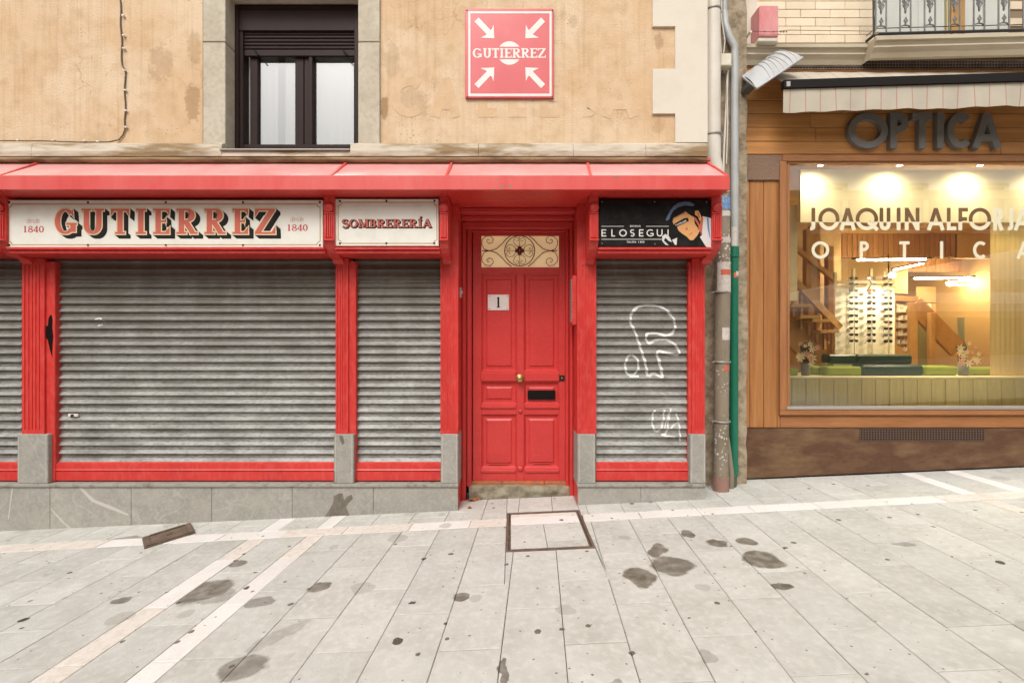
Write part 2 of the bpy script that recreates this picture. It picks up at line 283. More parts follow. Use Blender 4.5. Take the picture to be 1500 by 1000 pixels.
M['frame_wood'] = wood('brown_window_timber', (.38, .165, .062), (.28, .11, .040), (.5, 1, 5), var=.05)
M['frame_wood_v'] = wood('brown_window_timber_upright', (.38, .165, .062), (.28, .11, .040), (6, 1, .4), var=.05)
M['hammered'] = mat('hammered_brown_block', (.22, .13, .08), rough=.55, col2=(.20, .11, .065), scale=30, bump=1, bscale=75)
M['brown_plinth'] = mat('rusty_brown_sheet', (.095, .042, .022), rough=.55, col2=(.19, .115, .055), scale=3.2, mixlo=.45, mixhi=.68, stretch=(.6, 1, 1.6), grain=((.13, .07, .04), 30, .4), bump=.1, bscale=40, spec=.35)
M['grille'] = mat('brown_grille', (.10, .055, .035), rough=.6)
M['alu'] = mat('grey_aluminium', (.42, .38, .34), rough=.4, metal=.4)
M['brick'] = mat('cream_glazed_brick', (.76, .63, .46), rough=.4, col2=(.70, .56, .39), scale=6, var=.07, bump=.05)
M['mortar'] = mat('dark_mortar', (.26, .185, .12), rough=.95)
M['limestone'] = mat('pale_moulding_stone', (.52, .45, .34), rough=.8, col2=(.42, .345, .24), scale=5, stretch=(.4, 1, 1), bump=.12, spec=.25)
M['iron'] = mat('grey_painted_iron', (.20, .19, .175), rough=.5, col2=(.13, .12, .11), scale=20, bump=.15)
M['iron_dark'] = mat('black_rail_iron', (.03, .027, .023), rough=.5)
M['shutter_pale'] = mat('pale_balcony_shutter', (.60, .60, .54), rough=.5, col2=(.54, .54, .49), scale=3)
M['letters3d'] = mat('bronze_grey_letter', (.20, .185, .17), rough=.5, metal=0, col2=(.165, .15, .14), scale=10, spec=.5)
M['awning_bar'] = mat('black_awning_bar', (.010, .008, .007), rough=.55, spec=.15)
M['lamp_white'] = mat('grey_white_lamp_shell', (.46, .46, .46), rough=.35, col2=(.38, .38, .38), scale=10)
M['lamp_dark'] = mat('dark_lamp_ribs', (.10, .095, .09), rough=.5)
M['opt_plank'] = wood('pale_lime_planks', (.80, .70, .32), (.72, .60, .24), (8, 1, .4), rough=.6, var=.06)
M['opt_top'] = mat('pale_display_top', (.80, .72, .42), rough=.6)
M['lime'] = mat('lime_felt', (.30, .38, .022), rough=.75, col2=(.26, .34, .02), scale=8)
M['darkgreen'] = mat('dark_green_leather', (.008, .035, .018), rough=.28, col2=(.012, .05, .026), scale=6, spec=.6)
M['panel_white'] = mat('white_display_board', (.88, .83, .70), rough=.7, col2=(.82, .75, .60), scale=25, bump=.1)
M['int_wood'] = wood('warm_interior_timber', (.52, .29, .095), (.42, .21, .06), (3, 3, 1.2), rough=.5)
M['int_slat'] = wood('warm_slatted_wall', (.40, .195, .070), (.32, .145, .05), (6, 6, .5), rough=.5)
M['int_pale'] = mat('pale_interior_plywood', (.50, .32, .12), rough=.6, col2=(.44, .27, .10), scale=2)
M['int_cream'] = mat('cream_interior_wall', (.70, .60, .40), rough=.8, col2=(.64, .53, .34), scale=1.5)
M['blind'] = mat('yellow_ribbed_blind', (.86, .66, .30), rough=.6, col2=(.80, .58, .24), scale=2.5, stretch=(26, 1, .1), mixlo=.3, mixhi=.7)
M['band'] = mat('frosted_cream_band', (.68, .63, .46), rough=.6)
M['vinyl'] = mat('cream_vinyl_letter', (.72, .66, .48), rough=.5)
M['vinyl_dark'] = mat('brown_cutout_letter', (.12, .065, .025), rough=.4, col2=(.20, .11, .045), scale=5)
M['tube'] = mat('lit_tube', (1, .83, .52), emit=170)
M['bulb'] = mat('lit_bulb', (1, .80, .52), emit=60)
M['lens'] = mat('dark_lens', (.02, .018, .016), rough=.15)
M['lens_brown'] = mat('brown_lens', (.10, .045, .02), rough=.15)
M['lens_grey'] = mat('grey_blue_lens', (.10, .11, .13), rough=.15)
M['petal_pink'] = mat('pink_petal', (.80, .40, .30), rough=.7)
M['petal_cream'] = mat('cream_petal', (.88, .78, .50), rough=.7)
M['stick'] = mat('dark_twig', (.07, .05, .035), rough=.8)
M['vase'] = mat('clear_vase_glass', (.20, .20, .16), rough=.08, spec=.7)
M['leaf'] = mat('dry_orange_leaf', (.36, .135, .04), rough=.8, col2=(.22, .08, .03), scale=40)
M['soot'] = mat('black_tar_smear', (.008, .006, .005), rough=.95, spec=.1)
M['spray'] = mat('white_spray_paint', (.66, .65, .62), rough=.6, col2=(.46, .45, .42), scale=50, mixlo=.45, mixhi=.8)
M['glass'] = glassmat('window_glass', (.97, .98, .96), 6.5)
M['glass_opt'] = glassmat('shop_glass', (.97, .98, .95), 4.6)
M['curtain'] = mat('white_net_curtain', (.86, .85, .81), rough=.9, col2=(.78, .77, .73), scale=2, stretch=(14, 1, .3))
M['sticker_blue'] = mat('blue_sticker', (.10, .22, .42), rough=.5, col2=(.5, .52, .55), scale=50, mixlo=.5, mixhi=.7)
M['sticker_white'] = mat('torn_white_sticker', (.62, .56, .52), rough=.7, col2=(.45, .40, .34), scale=40)
M['sticker_red'] = mat('red_sticker_print', (.55, .12, .06), rough=.6)
M['alarm_red'] = mat('faded_red_alarm_cover', (.58, .17, .17), rough=.5, col2=(.62, .28, .27), scale=14, stretch=(1, 1, .3))
M['cable'] = mat('brown_cable', (.13, .095, .065), rough=.7)
M['tarp'] = mat('white_parasol_canvas', (.80, .78, .74), rough=.8)
M['opp'] = mat('ochre_facade_opposite', (.30, .25, .19), rough=.9, col2=(.24, .20, .15), scale=1)
_n = M['tarp'].node_tree; _t = _n.nodes.new('ShaderNodeBsdfTranslucent'); _t.inputs[0].default_value = (.8, .78, .74, 1); _x = _n.nodes.new('ShaderNodeMixShader')
_n.links.new(_n.nodes['Principled BSDF'].outputs[0], _x.inputs[1]); _n.links.new(_t.outputs[0], _x.inputs[2]); _n.links.new(_x.outputs[0], _n.nodes['Material Output'].inputs[0])
def stripecloth(name, base, line, pitch, x0):
    m = mat(name, base, rough=.85, col2=tuple(c*.9 for c in base), scale=4, bump=.05)
    def fn(n, L, cur):
        geo = n.new('ShaderNodeNewGeometry'); sp = n.new('ShaderNodeSeparateXYZ'); L.new(geo.outputs['Position'], sp.inputs[0])
        a = n.new('ShaderNodeMath'); a.operation = 'SUBTRACT'; a.inputs[1].default_value = x0; L.new(sp.outputs[0], a.inputs[0])
        b_ = n.new('ShaderNodeMath'); b_.operation = 'PINGPONG'; b_.inputs[1].default_value = pitch/2; L.new(a.outputs[0], b_.inputs[0])
        c_ = n.new('ShaderNodeMath'); c_.operation = 'LESS_THAN'; c_.inputs[1].default_value = .0042; L.new(b_.outputs[0], c_.inputs[0])
        mix = n.new('ShaderNodeMix'); mix.data_type = 'RGBA'; mix.inputs[7].default_value = tuple(line)+(1,); L.new(c_.outputs[0], mix.inputs[0]); L.new(cur, mix.inputs[6]); return mix.outputs[2]
    return after(m, fn)
M['awning'] = stripecloth('cream_awning_cloth', (.46, .405, .32), (.40, .20, .15), .140, wx(1167, 4.3))
# paving: one material, with wet marks at measured spots and small gum spots
def paving(name, c1, c2, c3, var):
    m = mat(name, c1, rough=.82, col2=c2, scale=3.4, mixlo=.40, mixhi=.66, grain=(c3, 24, .60), bump=.25, bscale=60, spec=.25, obj=True, var=var)
    def gum(n, L, cur):
        geo = n.new('ShaderNodeNewGeometry')
        for sc_, th_, colr, st in ((3.6, .115, (.070, .058, .044), .94), (7, .14, (.10, .085, .066), .88), (19, .15, (.15, .13, .10), .8), (2.3, .20, (.30, .28, .235), .45), (60, .16, (.30, .27, .22), .7)):
            dn = n.new('ShaderNodeTexNoise'); dn.inputs['Scale'].default_value = sc_*5; dn.inputs['Detail'].default_value = 3; L.new(geo.outputs['Position'], dn.inputs['Vector'])
            sm = n.new('ShaderNodeVectorMath'); sm.operation = 'SCALE'; sm.inputs['Scale'].default_value = .14/sc_; L.new(dn.outputs['Color'], sm.inputs[0])
            av = n.new('ShaderNodeVectorMath'); av.operation = 'ADD'; L.new(geo.outputs['Position'], av.inputs[0]); L.new(sm.outputs[0], av.inputs[1])
            vo = n.new('ShaderNodeTexVoronoi'); vo.inputs['Scale'].default_value = sc_; L.new(av.outputs[0], vo.inputs['Vector'])
            sp = n.new('ShaderNodeSeparateColor'); L.new(vo.outputs['Color'], sp.inputs[0])
            th = n.new('ShaderNodeMapRange'); th.inputs[1].default_value = .25; th.inputs[2].default_value = 1; th.inputs[3].default_value = 0; th.inputs[4].default_value = th_; L.new(sp.outputs[0], th.inputs[0])
            df = n.new('ShaderNodeMath'); df.operation = 'SUBTRACT'; L.new(th.outputs[0], df.inputs[0]); L.new(vo.outputs['Distance'], df.inputs[1])
            mr = n.new('ShaderNodeMapRange'); mr.inputs[1].default_value = 0; mr.inputs[2].default_value = .008; mr.inputs[4].default_value = st; L.new(df.outputs[0], mr.inputs[0])
            mix = n.new('ShaderNodeMix'); mix.data_type = 'RGBA'; mix.inputs[7].default_value = colr+(1,); L.new(mr.outputs[0], mix.inputs[0]); L.new(cur, mix.inputs[6]); cur = mix.outputs[2]
        return cur
    return after(m, gum)
STAINS = [(296, 866, 44, 16, -.45, .9), (312, 872, 30, 13, -.3, .5), (381, 882, 24, 8, 0, .65), (356, 976, 34, 20, -.3, .75), (467, 860, 15, 8, -.2, .9), (178, 879, 14, 6, -.3, .85), (349, 825, 14, 6, -.2, .8),
          (678, 874, 13, 7.5, 0, .95), (938, 845, 23, 15, 0, 1), (962, 806, 13, 12, .6, .9), (984, 828, 32, 14, .35, .9), (1008, 782, 10, 6.5, .3, 1), (1051, 795, 13, 6, .1, .95), (1091, 792, 14, 6, .2, .9), (1116, 819, 27, 13, .3, .95),
          (1144, 858, 13, 7, .3, 1), (740, 983, 8, 22, -.12, .9), (904, 1000, 12, 5, 0, .6), (84, 799, 20, 3, 0, .6), (184, 788, 24, 3, -.1, .6), (1325, 796, 16, 3, 0, .5), (1036, 960, 14, 9, .3, .4), (408, 930, 14, 30, .9, .3)]
def stainfn(n, L, cur):
    geo = n.new('ShaderNodeNewGeometry'); ns = n.new('ShaderNodeTexNoise'); ns.inputs['Scale'].default_value = 9; ns.inputs['Detail'].default_value = 5; L.new(geo.outputs['Position'], ns.inputs['Vector'])
    s0 = n.new('ShaderNodeVectorMath'); s0.operation = 'SUBTRACT'; s0.inputs[1].default_value = (.5, .5, .5); L.new(ns.outputs['Color'], s0.inputs[0])
    s1 = n.new('ShaderNodeVectorMath'); s1.operation = 'MULTIPLY'; s1.inputs[1].default_value = (.11, .11, 0); L.new(s0.outputs[0], s1.inputs[0])
    s2 = n.new('ShaderNodeVectorMath'); s2.operation = 'ADD'; L.new(geo.outputs['Position'], s2.inputs[0]); L.new(s1.outputs[0], s2.inputs[1])
    acc = None
    for (px, py, rx, ry, sk, st) in STAINS:
        p = gp(px, py); a = rx*p.y/FPX; b_ = ry*p.y*p.y/(EYE*FPX)
        mp = n.new('ShaderNodeMapping'); mp.vector_type = 'TEXTURE'; mp.inputs['Location'].default_value = (p.x, p.y, 0); mp.inputs['Scale'].default_value = (a, b_, 1e6)
        mp.inputs['Rotation'].default_value = (0, 0, -sk*.8); L.new(s2.outputs[0], mp.inputs[0])
        ln = n.new('ShaderNodeVectorMath'); ln.operation = 'LENGTH'; L.new(mp.outputs[0], ln.inputs[0])
        mr = n.new('ShaderNodeMapRange'); mr.inputs[1].default_value = 1.06; mr.inputs[2].default_value = .90; mr.inputs[3].default_value = 0; mr.inputs[4].default_value = st; L.new(ln.outputs['Value'], mr.inputs[0])
        if acc is None: acc = mr.outputs[0]
        else:
            q = n.new('ShaderNodeMath'); q.operation = 'MAXIMUM'; L.new(acc, q.inputs[0]); L.new(mr.outputs[0], q.inputs[1]); acc = q.outputs[0]
    n2 = n.new('ShaderNodeTexNoise'); n2.inputs['Scale'].default_value = 16; n2.inputs['Detail'].default_value = 6; L.new(geo.outputs['Position'], n2.inputs['Vector'])
    m2 = n.new('ShaderNodeMapRange'); m2.inputs[1].default_value = .35; m2.inputs[2].default_value = .6; m2.inputs[3].default_value = .70; m2.inputs[4].default_value = .95; L.new(n2.outputs[0], m2.inputs[0])
    q = n.new('ShaderNodeMath'); q.operation = 'MULTIPLY'; L.new(acc, q.inputs[0]); L.new(m2.outputs[0], q.inputs[1])
    mix = n.new('ShaderNodeMix'); mix.data_type = 'RGBA'; mix.inputs[7].default_value = (.105, .084, .054, 1); L.new(q.outputs[0], mix.inputs[0]); L.new(cur, mix.inputs[6]); return mix.outputs[2]
M['paver'] = after(paving('grey_paving_stone', (.525, .518, .475), (.44, .43, .385), (.63, .62, .575), .07), stainfn)
M['marble'] = paving('white_marble_strip', (.72, .69, .65), (.67, .63, .58), (.76, .73, .70), .04)
M['marble_pink'] = paving('pinkish_marble_strip', (.64, .585, .52), (.69, .64, .58), (.50, .42, .34), .06)
M['bed'] = mat('dark_joint_filling', (.035, .028, .02), rough=.95, col2=(.16, .14, .11), scale=5, mixlo=.45, mixhi=.7, bump=.4)
# ------------------------------------------------------------------ drawn lettering (strokes turned into flat polygons)
def arc(cx, cy, rx, ry, a0, a1, n=20): return [(cx+rx*math.cos(R(a0+(a1-a0)*i/n)), cy+ry*math.sin(R(a0+(a1-a0)*i/n))) for i in range(n+1)]
def strip(pts, w):                                     # quads along a centre line; w number or list
    ws = list(w) if isinstance(w, (list, tuple)) else [w]*len(pts)
    kp = [i for i in range(len(pts)) if i == 0 or abs(pts[i][0]-pts[i-1][0])+abs(pts[i][1]-pts[i-1][1]) > 1e-9]; pts = [pts[i] for i in kp]; ws = [ws[i] for i in kp]
    n = len(pts); lr = []
    closed = n > 3 and abs(pts[0][0]-pts[-1][0])+abs(pts[0][1]-pts[-1][1]) < 1e-9
    for i, p in enumerate(pts):
        a = pts[i-1] if i > 0 else (pts[-2] if closed else None); b = pts[i+1] if i < n-1 else (pts[1] if closed else None)
        def nrm(u, v):
            d = Vector((v[0]-u[0], v[1]-u[1])); d.normalize(); return Vector((-d.y, d.x))
        if a is None: nn = nrm(p, b); k = 1
        elif b is None: nn = nrm(a, p); k = 1
        else:
            n1, n2 = nrm(a, p), nrm(p, b); nn = n1+n2
            if nn.length < 1e-6: nn = n1.copy(); k = 1
            else: nn.normalize(); k = min(1/max(nn.dot(n1), .35), 2.5)
        h = ws[i]/2*k; lr.append(((p[0]+nn.x*h, p[1]+nn.y*h), (p[0]-nn.x*h, p[1]-nn.y*h)))
    return [[lr[i][0], lr[i+1][0], lr[i+1][1], lr[i][1]] for i in range(n-1)]
def cw(n, a0, a1, thick, thin): return [thin+(thick-thin)*abs(math.cos(R(a0+(a1-a0)*i/n)))**1.3 for i in range(n+1)]
def sans(ch, W, H, w):
    h = w/2; L = lambda *p: strip(list(p), w); o = []
    if ch in 'O0': o = [strip(arc(W/2, H/2, W/2-h, H/2-h, 0, 360, 36), w)]
    elif ch == 'Q': o = [strip(arc(W/2, H/2, W/2-h, H/2-h, 0, 360, 36), w), L((W*.58, H*.36), (W*.98, h*.2))]
    elif ch in 'I1': o = [L((W/2, 0), (W/2, H))]
    elif ch == 'T': o = [L((W/2, 0), (W/2, H-w*.99)), L((0, H-h), (W, H-h))]
    elif ch == 'L': o = [L((h, 0), (h, H)), L((w, h), (W, h))]
    elif ch in 'EF': o = [L((h, 0), (h, H)), L((w, H-h), (W, H-h)), L((w, H*.5), (W*.9, H*.5))]+([L((w, h), (W, h))] if ch == 'E' else [])
    elif ch in 'PR':
        r = (H*.56-w)/2; cy = H-h-r; o = [L((h, 0), (h, H)), strip([(w, H-h)]+arc(max(W-h-r, w), cy, min(r, W-h-w), r, 90, -90, 12)+[(w, cy-r)], w)]
        if ch == 'R': o.append(L((W*.42, cy-r-h*.5), (W-h, 0)))
    elif ch == 'B':
        r1 = (H*.5-h)/2; o = [L((h, 0), (h, H)), strip([(w, H-h)]+arc(W*.85-h-r1*.6, H-h-r1, r1*.8, r1, 90, -90, 10)+[(w, H-h-2*r1)], w), strip([(w, H/2)]+arc(W-h-r1*.8, h+r1, r1*.9, r1, 90, -90, 10)+[(w, h)], w)]
    elif ch == 'J': o = [strip([(W-h, H), (W-h, W*.5)]+arc(W*.5-h*.3, W*.42, W*.5-h*.7, W*.42-h, 0, -110, 10), w)]
    elif ch == 'U': r = W/2-h; o = [strip([(h, H)]+[(h, r+h)]+arc(W/2, r+h, r, r, 180, 360, 14)+[(W-h, H)], w)]
    elif ch == 'A': o = [L((h*1.1, 0), (W/2, H-h*.3)), L((W-h*1.1, 0), (W/2, H-h*.3)), L((W*.26, H*.3), (W*.74, H*.3))]
    elif ch == 'N': o = [L((h, 0), (h, H)), L((W-h, 0), (W-h, H)), L((h, H-h*.4), (W-h, h*.4))]
    elif ch in 'CG':
        o = [strip(arc(W*.55, H/2, W*.55-h, H/2-h, 48, 312, 26), w)]
        if ch == 'G': o += [L((W*.55, H*.42), (W-h*.5, H*.42)), L((W-h, H*.42), (W-h, H*.16))]
    elif ch in 'Ss': r = (H/2-h/1.0)/2+h/4; o = [strip(arc(W/2, H-h-(H/2-h)/2, W/2-h, (H/2-h)/2, 35, 270, 14)+arc(W/2, h+(H/2-h)/2, W/2-h, (H/2-h)/2, 90, -145, 14)[1:], w)]
    elif ch == 'D': o = [L((h, 0), (h, H)), strip([(w, H-h)]+arc(W*.45, H/2, W*.55-h, H/2-h, 90, -90, 16)+[(w, h)], w)]
    elif ch == 'X': o = [L((h, 0), (W-h, H)), L((W-h, 0), (h, H))]
    elif ch == '8': o = [strip(arc(W/2, H*.74, W*.36, H*.26-h, 0, 360, 18), w), strip(arc(W/2, H*.28, W*.5-h, H*.28-h, 0, 360, 18), w)]
    elif ch == '5': o = [L((w*.4, H-h), (W, H-h)), L((h*1.5, H-h), (h, H*.5)), strip(arc(W*.4, H*.3, W*.6-h, H*.3-h, 120, -130, 14), w)]
    elif ch == 'Z': o = [L((0, H-h), (W, H-h)), L((0, h), (W, h)), L((h*1.4, w*.6), (W-h*1.4, H-w*.6))]
    elif ch == 'd': o = [strip(arc(W*.42, H*.34, W*.36, H*.32, 0, 360, 14), w), L((W*.80, 0), (W, H))]
    elif ch == 'e': o = [strip(arc(W*.5, H*.34, W*.4, H*.32, 0, 320, 14), w), L((W*.1, H*.34), (W*.9, H*.34))]
    return o
def serif(ch, W, H, w, t):
    h = w/2; o = []; Bx = lambda x0, x1, y0, y1: [[(x0, y0), (x1, y0), (x1, y1), (x0, y1)]]
    sr = w*.42
    def stem(x, y0=0, y1=H, sb=True, st=True, ww=w):
        q = [Bx(x-ww/2, x+ww/2, y0+(t if sb else 0), y1-(t if st else 0))]
        if sb: q.append(Bx(x-ww/2-sr, x+ww/2+sr, y0, y0+t))
        if st: q.append(Bx(x-ww/2-sr, x+ww/2+sr, y1-t, y1))
        return q
    x0 = sr+h
    def drop(x, y, dy, s): return [[[(x, y), (x-s*w*.75, y), (x, y+dy)]]]
    if ch in 'IÍ':
        o = stem(W/2)
        if ch == 'Í': o.append([[(W*.42, H*1.08), (W*.62, H*1.08), (W*.95, H*1.36), (W*.62, H*1.36)]])
    elif ch == '1': o = stem(W/2, st=False)+[[[(W/2-h, H*.99), (W/2-h-sr, H*.80), (W/2-h, H*.86)]]]
    elif ch == 'T': o = stem(W/2, st=False, y1=H-t*1.2)+[Bx(0, W, H-t*1.2, H)]+[[[(0, H-t*1.2), (w*.6, H-t*1.2), (0, H*.70)]], [[(W, H-t*1.2), (W-w*.6, H-t*1.2), (W, H*.70)]]]
    elif ch == 'E':
        o = stem(x0)+[Bx(x0+h, W, H-t, H), Bx(x0+h, W, 0, t), Bx(x0+h, W*.78, H*.5-t/2, H*.5+t/2)]
        o += [[[(W, H-t), (W-w*.6, H-t), (W, H*.72)]], [[(W, t), (W-w*.8, t), (W*1.02, H*.30)]], [[(W*.78, H*.5+t/2), (W*.60, H*.5), (W*.78, H*.5-t/2), (W*.80, H*.34), (W*.80, H*.66)][2:] + [(W*.64, H*.5)]]]
    elif ch in 'RB':
        r = (H*.52-t)/2; cy = H-t/2-r; n = 12; rx = W*.86-x0-h-h
        bw = cw(n, 90, -90, w, t)
        o = stem(x0)+[strip([(x0+h, H-t/2)]+arc(x0+h+rx*.35, cy, rx*.75, r, 90, -90, n)+[(x0+h, cy-r)], [t]+bw+[t])]
        if ch == 'R': o += [strip([(x0+h+rx*.15, cy-r), (W*.80, t*.6)], w*.95), Bx(W*.66, W*1.04, 0, t)]
        else: r2 = (cy-r-t/2)/2; o += [strip([(x0+h, cy-r)]+arc(x0+h+rx*.42, t/2+r2, rx*.82, r2, 90, -90, n)+[(x0+h, t/2)], [t]+bw+[t])]
    elif ch == 'Z': o = [Bx(0, W*.97, H-t, H), Bx(0, W, 0, t), [[(0, t), (w*1.15, t), (W*.97, H-t), (W*.97-w*1.15, H-t)]], [[(0, H-t), (w*.7, H-t), (0, H*.68)]], [[(W, t), (W-w*.7, t), (W, H*.32)]]]
    elif ch == 'U':
        ww = w*.8; r = (W-2*sr-w)/2; cx = sr+h+r; o = [Bx(0, w+2*sr, H-t, H), Bx(W-w-2*sr*.9, W, H-t, H)]
        o.append(strip([(x0, H-t), (x0, H*.36)]+arc(cx, H*.36, r, H*.36-t/2, 180, 360, 16)+[(x0+2*r, H-t)], [w, w]+cw(16, 180, 360, w, t)+[w]))
    elif ch in 'GC':
        a0, a1 = 42, 318; o = [strip(arc(W*.5, H/2, W*.5-h, H/2-t/2, a0, a1, 28), cw(28, a0, a1, w, t))]
        o.append([[(W*.86, H*.98), (W*.90, H*.64), (W*.72, H*.86)]])
        if ch == 'G': o += [Bx(W-w*1.02, W-w*.02, H*.08, H*.44-t), Bx(W*.55, W*1.04, H*.44-t, H*.44)]
    elif ch in 'O0': o = [strip(arc(W/2, H/2, W/2-h, H/2-t/2, 0, 360, 32), cw(32, 0, 360, w, t))]
    elif ch == '8': o = [strip(arc(W/2, H*.75, W*.40-h*.6, H*.25-t/2, 0, 360, 20), cw(20, 0, 360, w*.7, t)), strip(arc(W/2, H*.27, W/2-h*.7, H*.27-t/2, 0, 360, 20), cw(20, 0, 360, w*.8, t))]
    elif ch == '4': o = stem(W*.68, st=False)+[Bx(0, W, H*.22, H*.22+t), strip([(t*.6, H*.26), (W*.66, H*.98)], t)]
    elif ch == 'S':
        o = [strip(arc(W*.48, H*.735, W*.40, H*.265-t/2, 30, 270, 16)+arc(W*.50, H*.265, W*.42, H*.265-t/2+(H*.06), 90, -150, 16)[1:], cw(16, 30, 270, w*.8, t*1.3)+cw(15, 60, -150, w*.85, t*1.3))]
    elif ch == 'M': o = stem(w*.3+sr, ww=w*.6)+stem(W-h-sr)+[strip([(w*.3+sr, H-t*.5), (W/2, t)], w), strip([(W-h-sr, H-t*.5), (W/2, t)], w*.55)]
    elif ch == 'A': o = [strip([(sr+t*.4, t*.5), (W*.5, H)], w*.55), strip([(W-sr-h*.5, t*.5), (W*.5, H)], w), Bx(W*.28, W*.72, H*.28, H*.28+t), Bx(0, sr*2.1, 0, t), Bx(W-w-sr*1.1, W, 0, t)]
    return o
def expand(q, d):                                      # push a convex outline outward by d
    a = sum(q[i][0]*q[(i+1) % len(q)][1]-q[(i+1) % len(q)][0]*q[i][1] for i in range(len(q)))
    if a < 0: q = q[::-1]
    n = len(q); o = []
    for i in range(n):
        p0, p, p1 = Vector(q[i-1]), Vector(q[i]), Vector(q[(i+1) % n]); e0, e1 = (p-p0), (p1-p)
        if e0.length < 1e-7 or e1.length < 1e-7: o.append(tuple(p)); continue
        e0.normalize(); e1.normalize(); n0, n1 = Vector((e0.y, -e0.x)), Vector((e1.y, -e1.x)); m = n0+n1
        if m.length < 1e-5: m = n0.copy()
        m.normalize(); o.append(tuple(p+m*d*min(1/max(m.dot(n0), .4), 1.8)))
    return o
def clip(q, ylim, keep):                               # keep the part above (1) or below (-1) a level
    o = []
    for i in range(len(q)):
        a, b = q[i], q[(i+1) % len(q)]; ia, ib = (a[1]-ylim)*keep >= 0, (b[1]-ylim)*keep >= 0
        if ia: o.append(a)
        if ia != ib: t = (ylim-a[1])/(b[1]-a[1]); o.append((a[0]+t*(b[0]-a[0]), ylim))
    return o
EPS = .00006
def lay(mb, strokes, ox, oz, d, grow=0, shift=(0, 0), lift=0, cl=None, f=lambda x, z: (x, z)):
    for k, st in enumerate(strokes):
        for iq, q in enumerate(st):
            if grow: q = expand(q, grow)
            q = [(ox+p[0]+shift[0], oz+p[1]+shift[1]) for p in q]
            if cl: q = clip(q, *cl)
            if len(q) < 3: continue
            mb.poly([(f(*p)[0], d-lift-(2*k+iq % 2)*EPS, f(*p)[1]) for p in q])
def word(mb, spec, py0, py1, d, fn, wpx, tpx=None, **kw):   # spec [(char, px0, px1)]; py0 top, py1 bottom
    for ch, a, b in spec:
        W, H = wx(b, d)-wx(a, d), wz(py0, d)-wz(py1, d); u = d/FPX
        st = fn(ch, W, H, wpx*u) if tpx is None else fn(ch, W, H, wpx*u, tpx*u)
        lay(mb, st, wx(a, d), wz(py1, d), d, **kw)
# ================================================================== PAVEMENT
pav = MB(); XL, XR = -30, 50
pav.poly([(x, y, G(x, y)-.012) for x, y in ((XL, -7), (XR, -7), (XR, 4.95), (XL, 4.95))]); pavement = pav.build('pavement', M['bed'], None, 'structure')
UX = .057
def colX(c, y): return c+UX*y
def stripY(x): return 3.84+.022*x
def stone(poly, m, name='paving_stone', bev=.004, top=0, gap=.0019, label=None):
    c = Vector((sum(p[0] for p in poly)/len(poly), sum(p[1] for p in poly)/len(poly)))
    def ins(d):
        q = expand([(p[0], p[1]) for p in poly], -d); return q
    a = ins(gap); b = ins(gap+bev); n = len(a); jz = top+random.uniform(-.0010, .0010); tx, ty = random.uniform(-.002, .002), random.uniform(-.002, .002)
    def z(p, o): return G(p[0], p[1])+o+tx*(p[0]-c.x)+ty*(p[1]-c.y)
    vs = [(p[0]-c.x, p[1]-c.y, z(p, -.02)) for p in a]+[(p[0]-c.x, p[1]-c.y, z(p, jz-bev*.6)) for p in a]+[(p[0]-c.x, p[1]-c.y, z(p, jz)) for p in b]
    fs = [(i, (i+1) % n, (i+1) % n+n, i+n) for i in range(n)]+[(i+n, (i+1) % n+n, (i+1) % n+2*n, i+2*n) for i in range(n)]+[tuple(range(2*n, 3*n))]
    me = bpy.data.meshes.new(name); me.from_pydata(vs, [], fs); me.materials.append(m); o = bpy.data.objects.new(name, me); C.objects.link(o); o.parent = pavement; o.location = (c.x, c.y, 0)
    if label: o['label'] = label
    return o
def half(q, a, b, c_, keep):                           # clip polygon by a*x+b*y<=c
    o = []
    for i in range(len(q)):
        p, r_ = q[i], q[(i+1) % len(q)]; fp, fr = (a*p[0]+b*p[1]-c_)*keep, (a*r_[0]+b*r_[1]-c_)*keep
        if fp <= 0: o.append(p)
        if (fp <= 0) != (fr <= 0): t = fp/(fp-fr); o.append((p[0]+t*(r_[0]-p[0]), p[1]+t*(r_[1]-p[1])))
    return o
HOLE = (-.046, .598, 3.262, 4.04)                      # recessed cover
def area(q): return abs(sum(q[i][0]*q[(i+1) % len(q)][1]-q[(i+1) % len(q)][0]*q[i][1] for i in range(len(q))))/2
def put(q, m, **k):
    if len(q) < 3 or area(q) < .0015: return
    x0, x1, y0, y1 = HOLE
    xs, ys = [p[0] for p in q], [p[1] for p in q]
    if max(xs) <= x0 or min(xs) >= x1 or max(ys) <= y0 or min(ys) >= y1: return stone(q, m, **k)
    for part in (half(q, 1, 0, x0, 1), half(q, 1, 0, x1, -1)):
        if len(part) > 2 and area(part) > .0015: stone(part, m, **k)
    mid = half(half(q, 1, 0, x0, -1), 1, 0, x1, 1)
    for part in (half(mid, 0, 1, y0, 1), half(mid, 0, 1, y1, -1)):
        if len(part) > 2 and area(part) > .0015: stone(part, m, **k)
SW = .078
cols = [(-1.434, -1.112, 1), (-1.112, -.805, 0), (-.805, -.488, 1), (-.488, -.176, 0), (-.176, .130, 1), (.130, .437, 0), (.437, .751, 1), (.751, 1.073, 0), (1.073, 1.367, 1), (1.367, 1.686, 0), (1.686, 1.987, 1), (1.987, 2.31, 0), (2.31, 2.64, 1), (2.64, 2.97, 0), (2.97, 3.35, 1), (3.35, 3.73, 0), (3.87, 4.19, 1), (4.33, 4.65, 0), (4.65, 4.97, 1), (4.97, 5.29, 0), (5.29, 5.6, 1)]
cols += [(-1.75, -1.434, 0), (-2.21, -1.892, 1), (-2.68, -2.365, 0), (-3.0, -2.68, 1), (-3.32, -3.0, 0), (-3.64, -3.32, 1), (-3.96, -3.64, 0), (-4.28, -3.96, 1), (-4.6, -4.28, 0), (-4.92, -4.6, 1), (-5.24, -4.92, 0)]
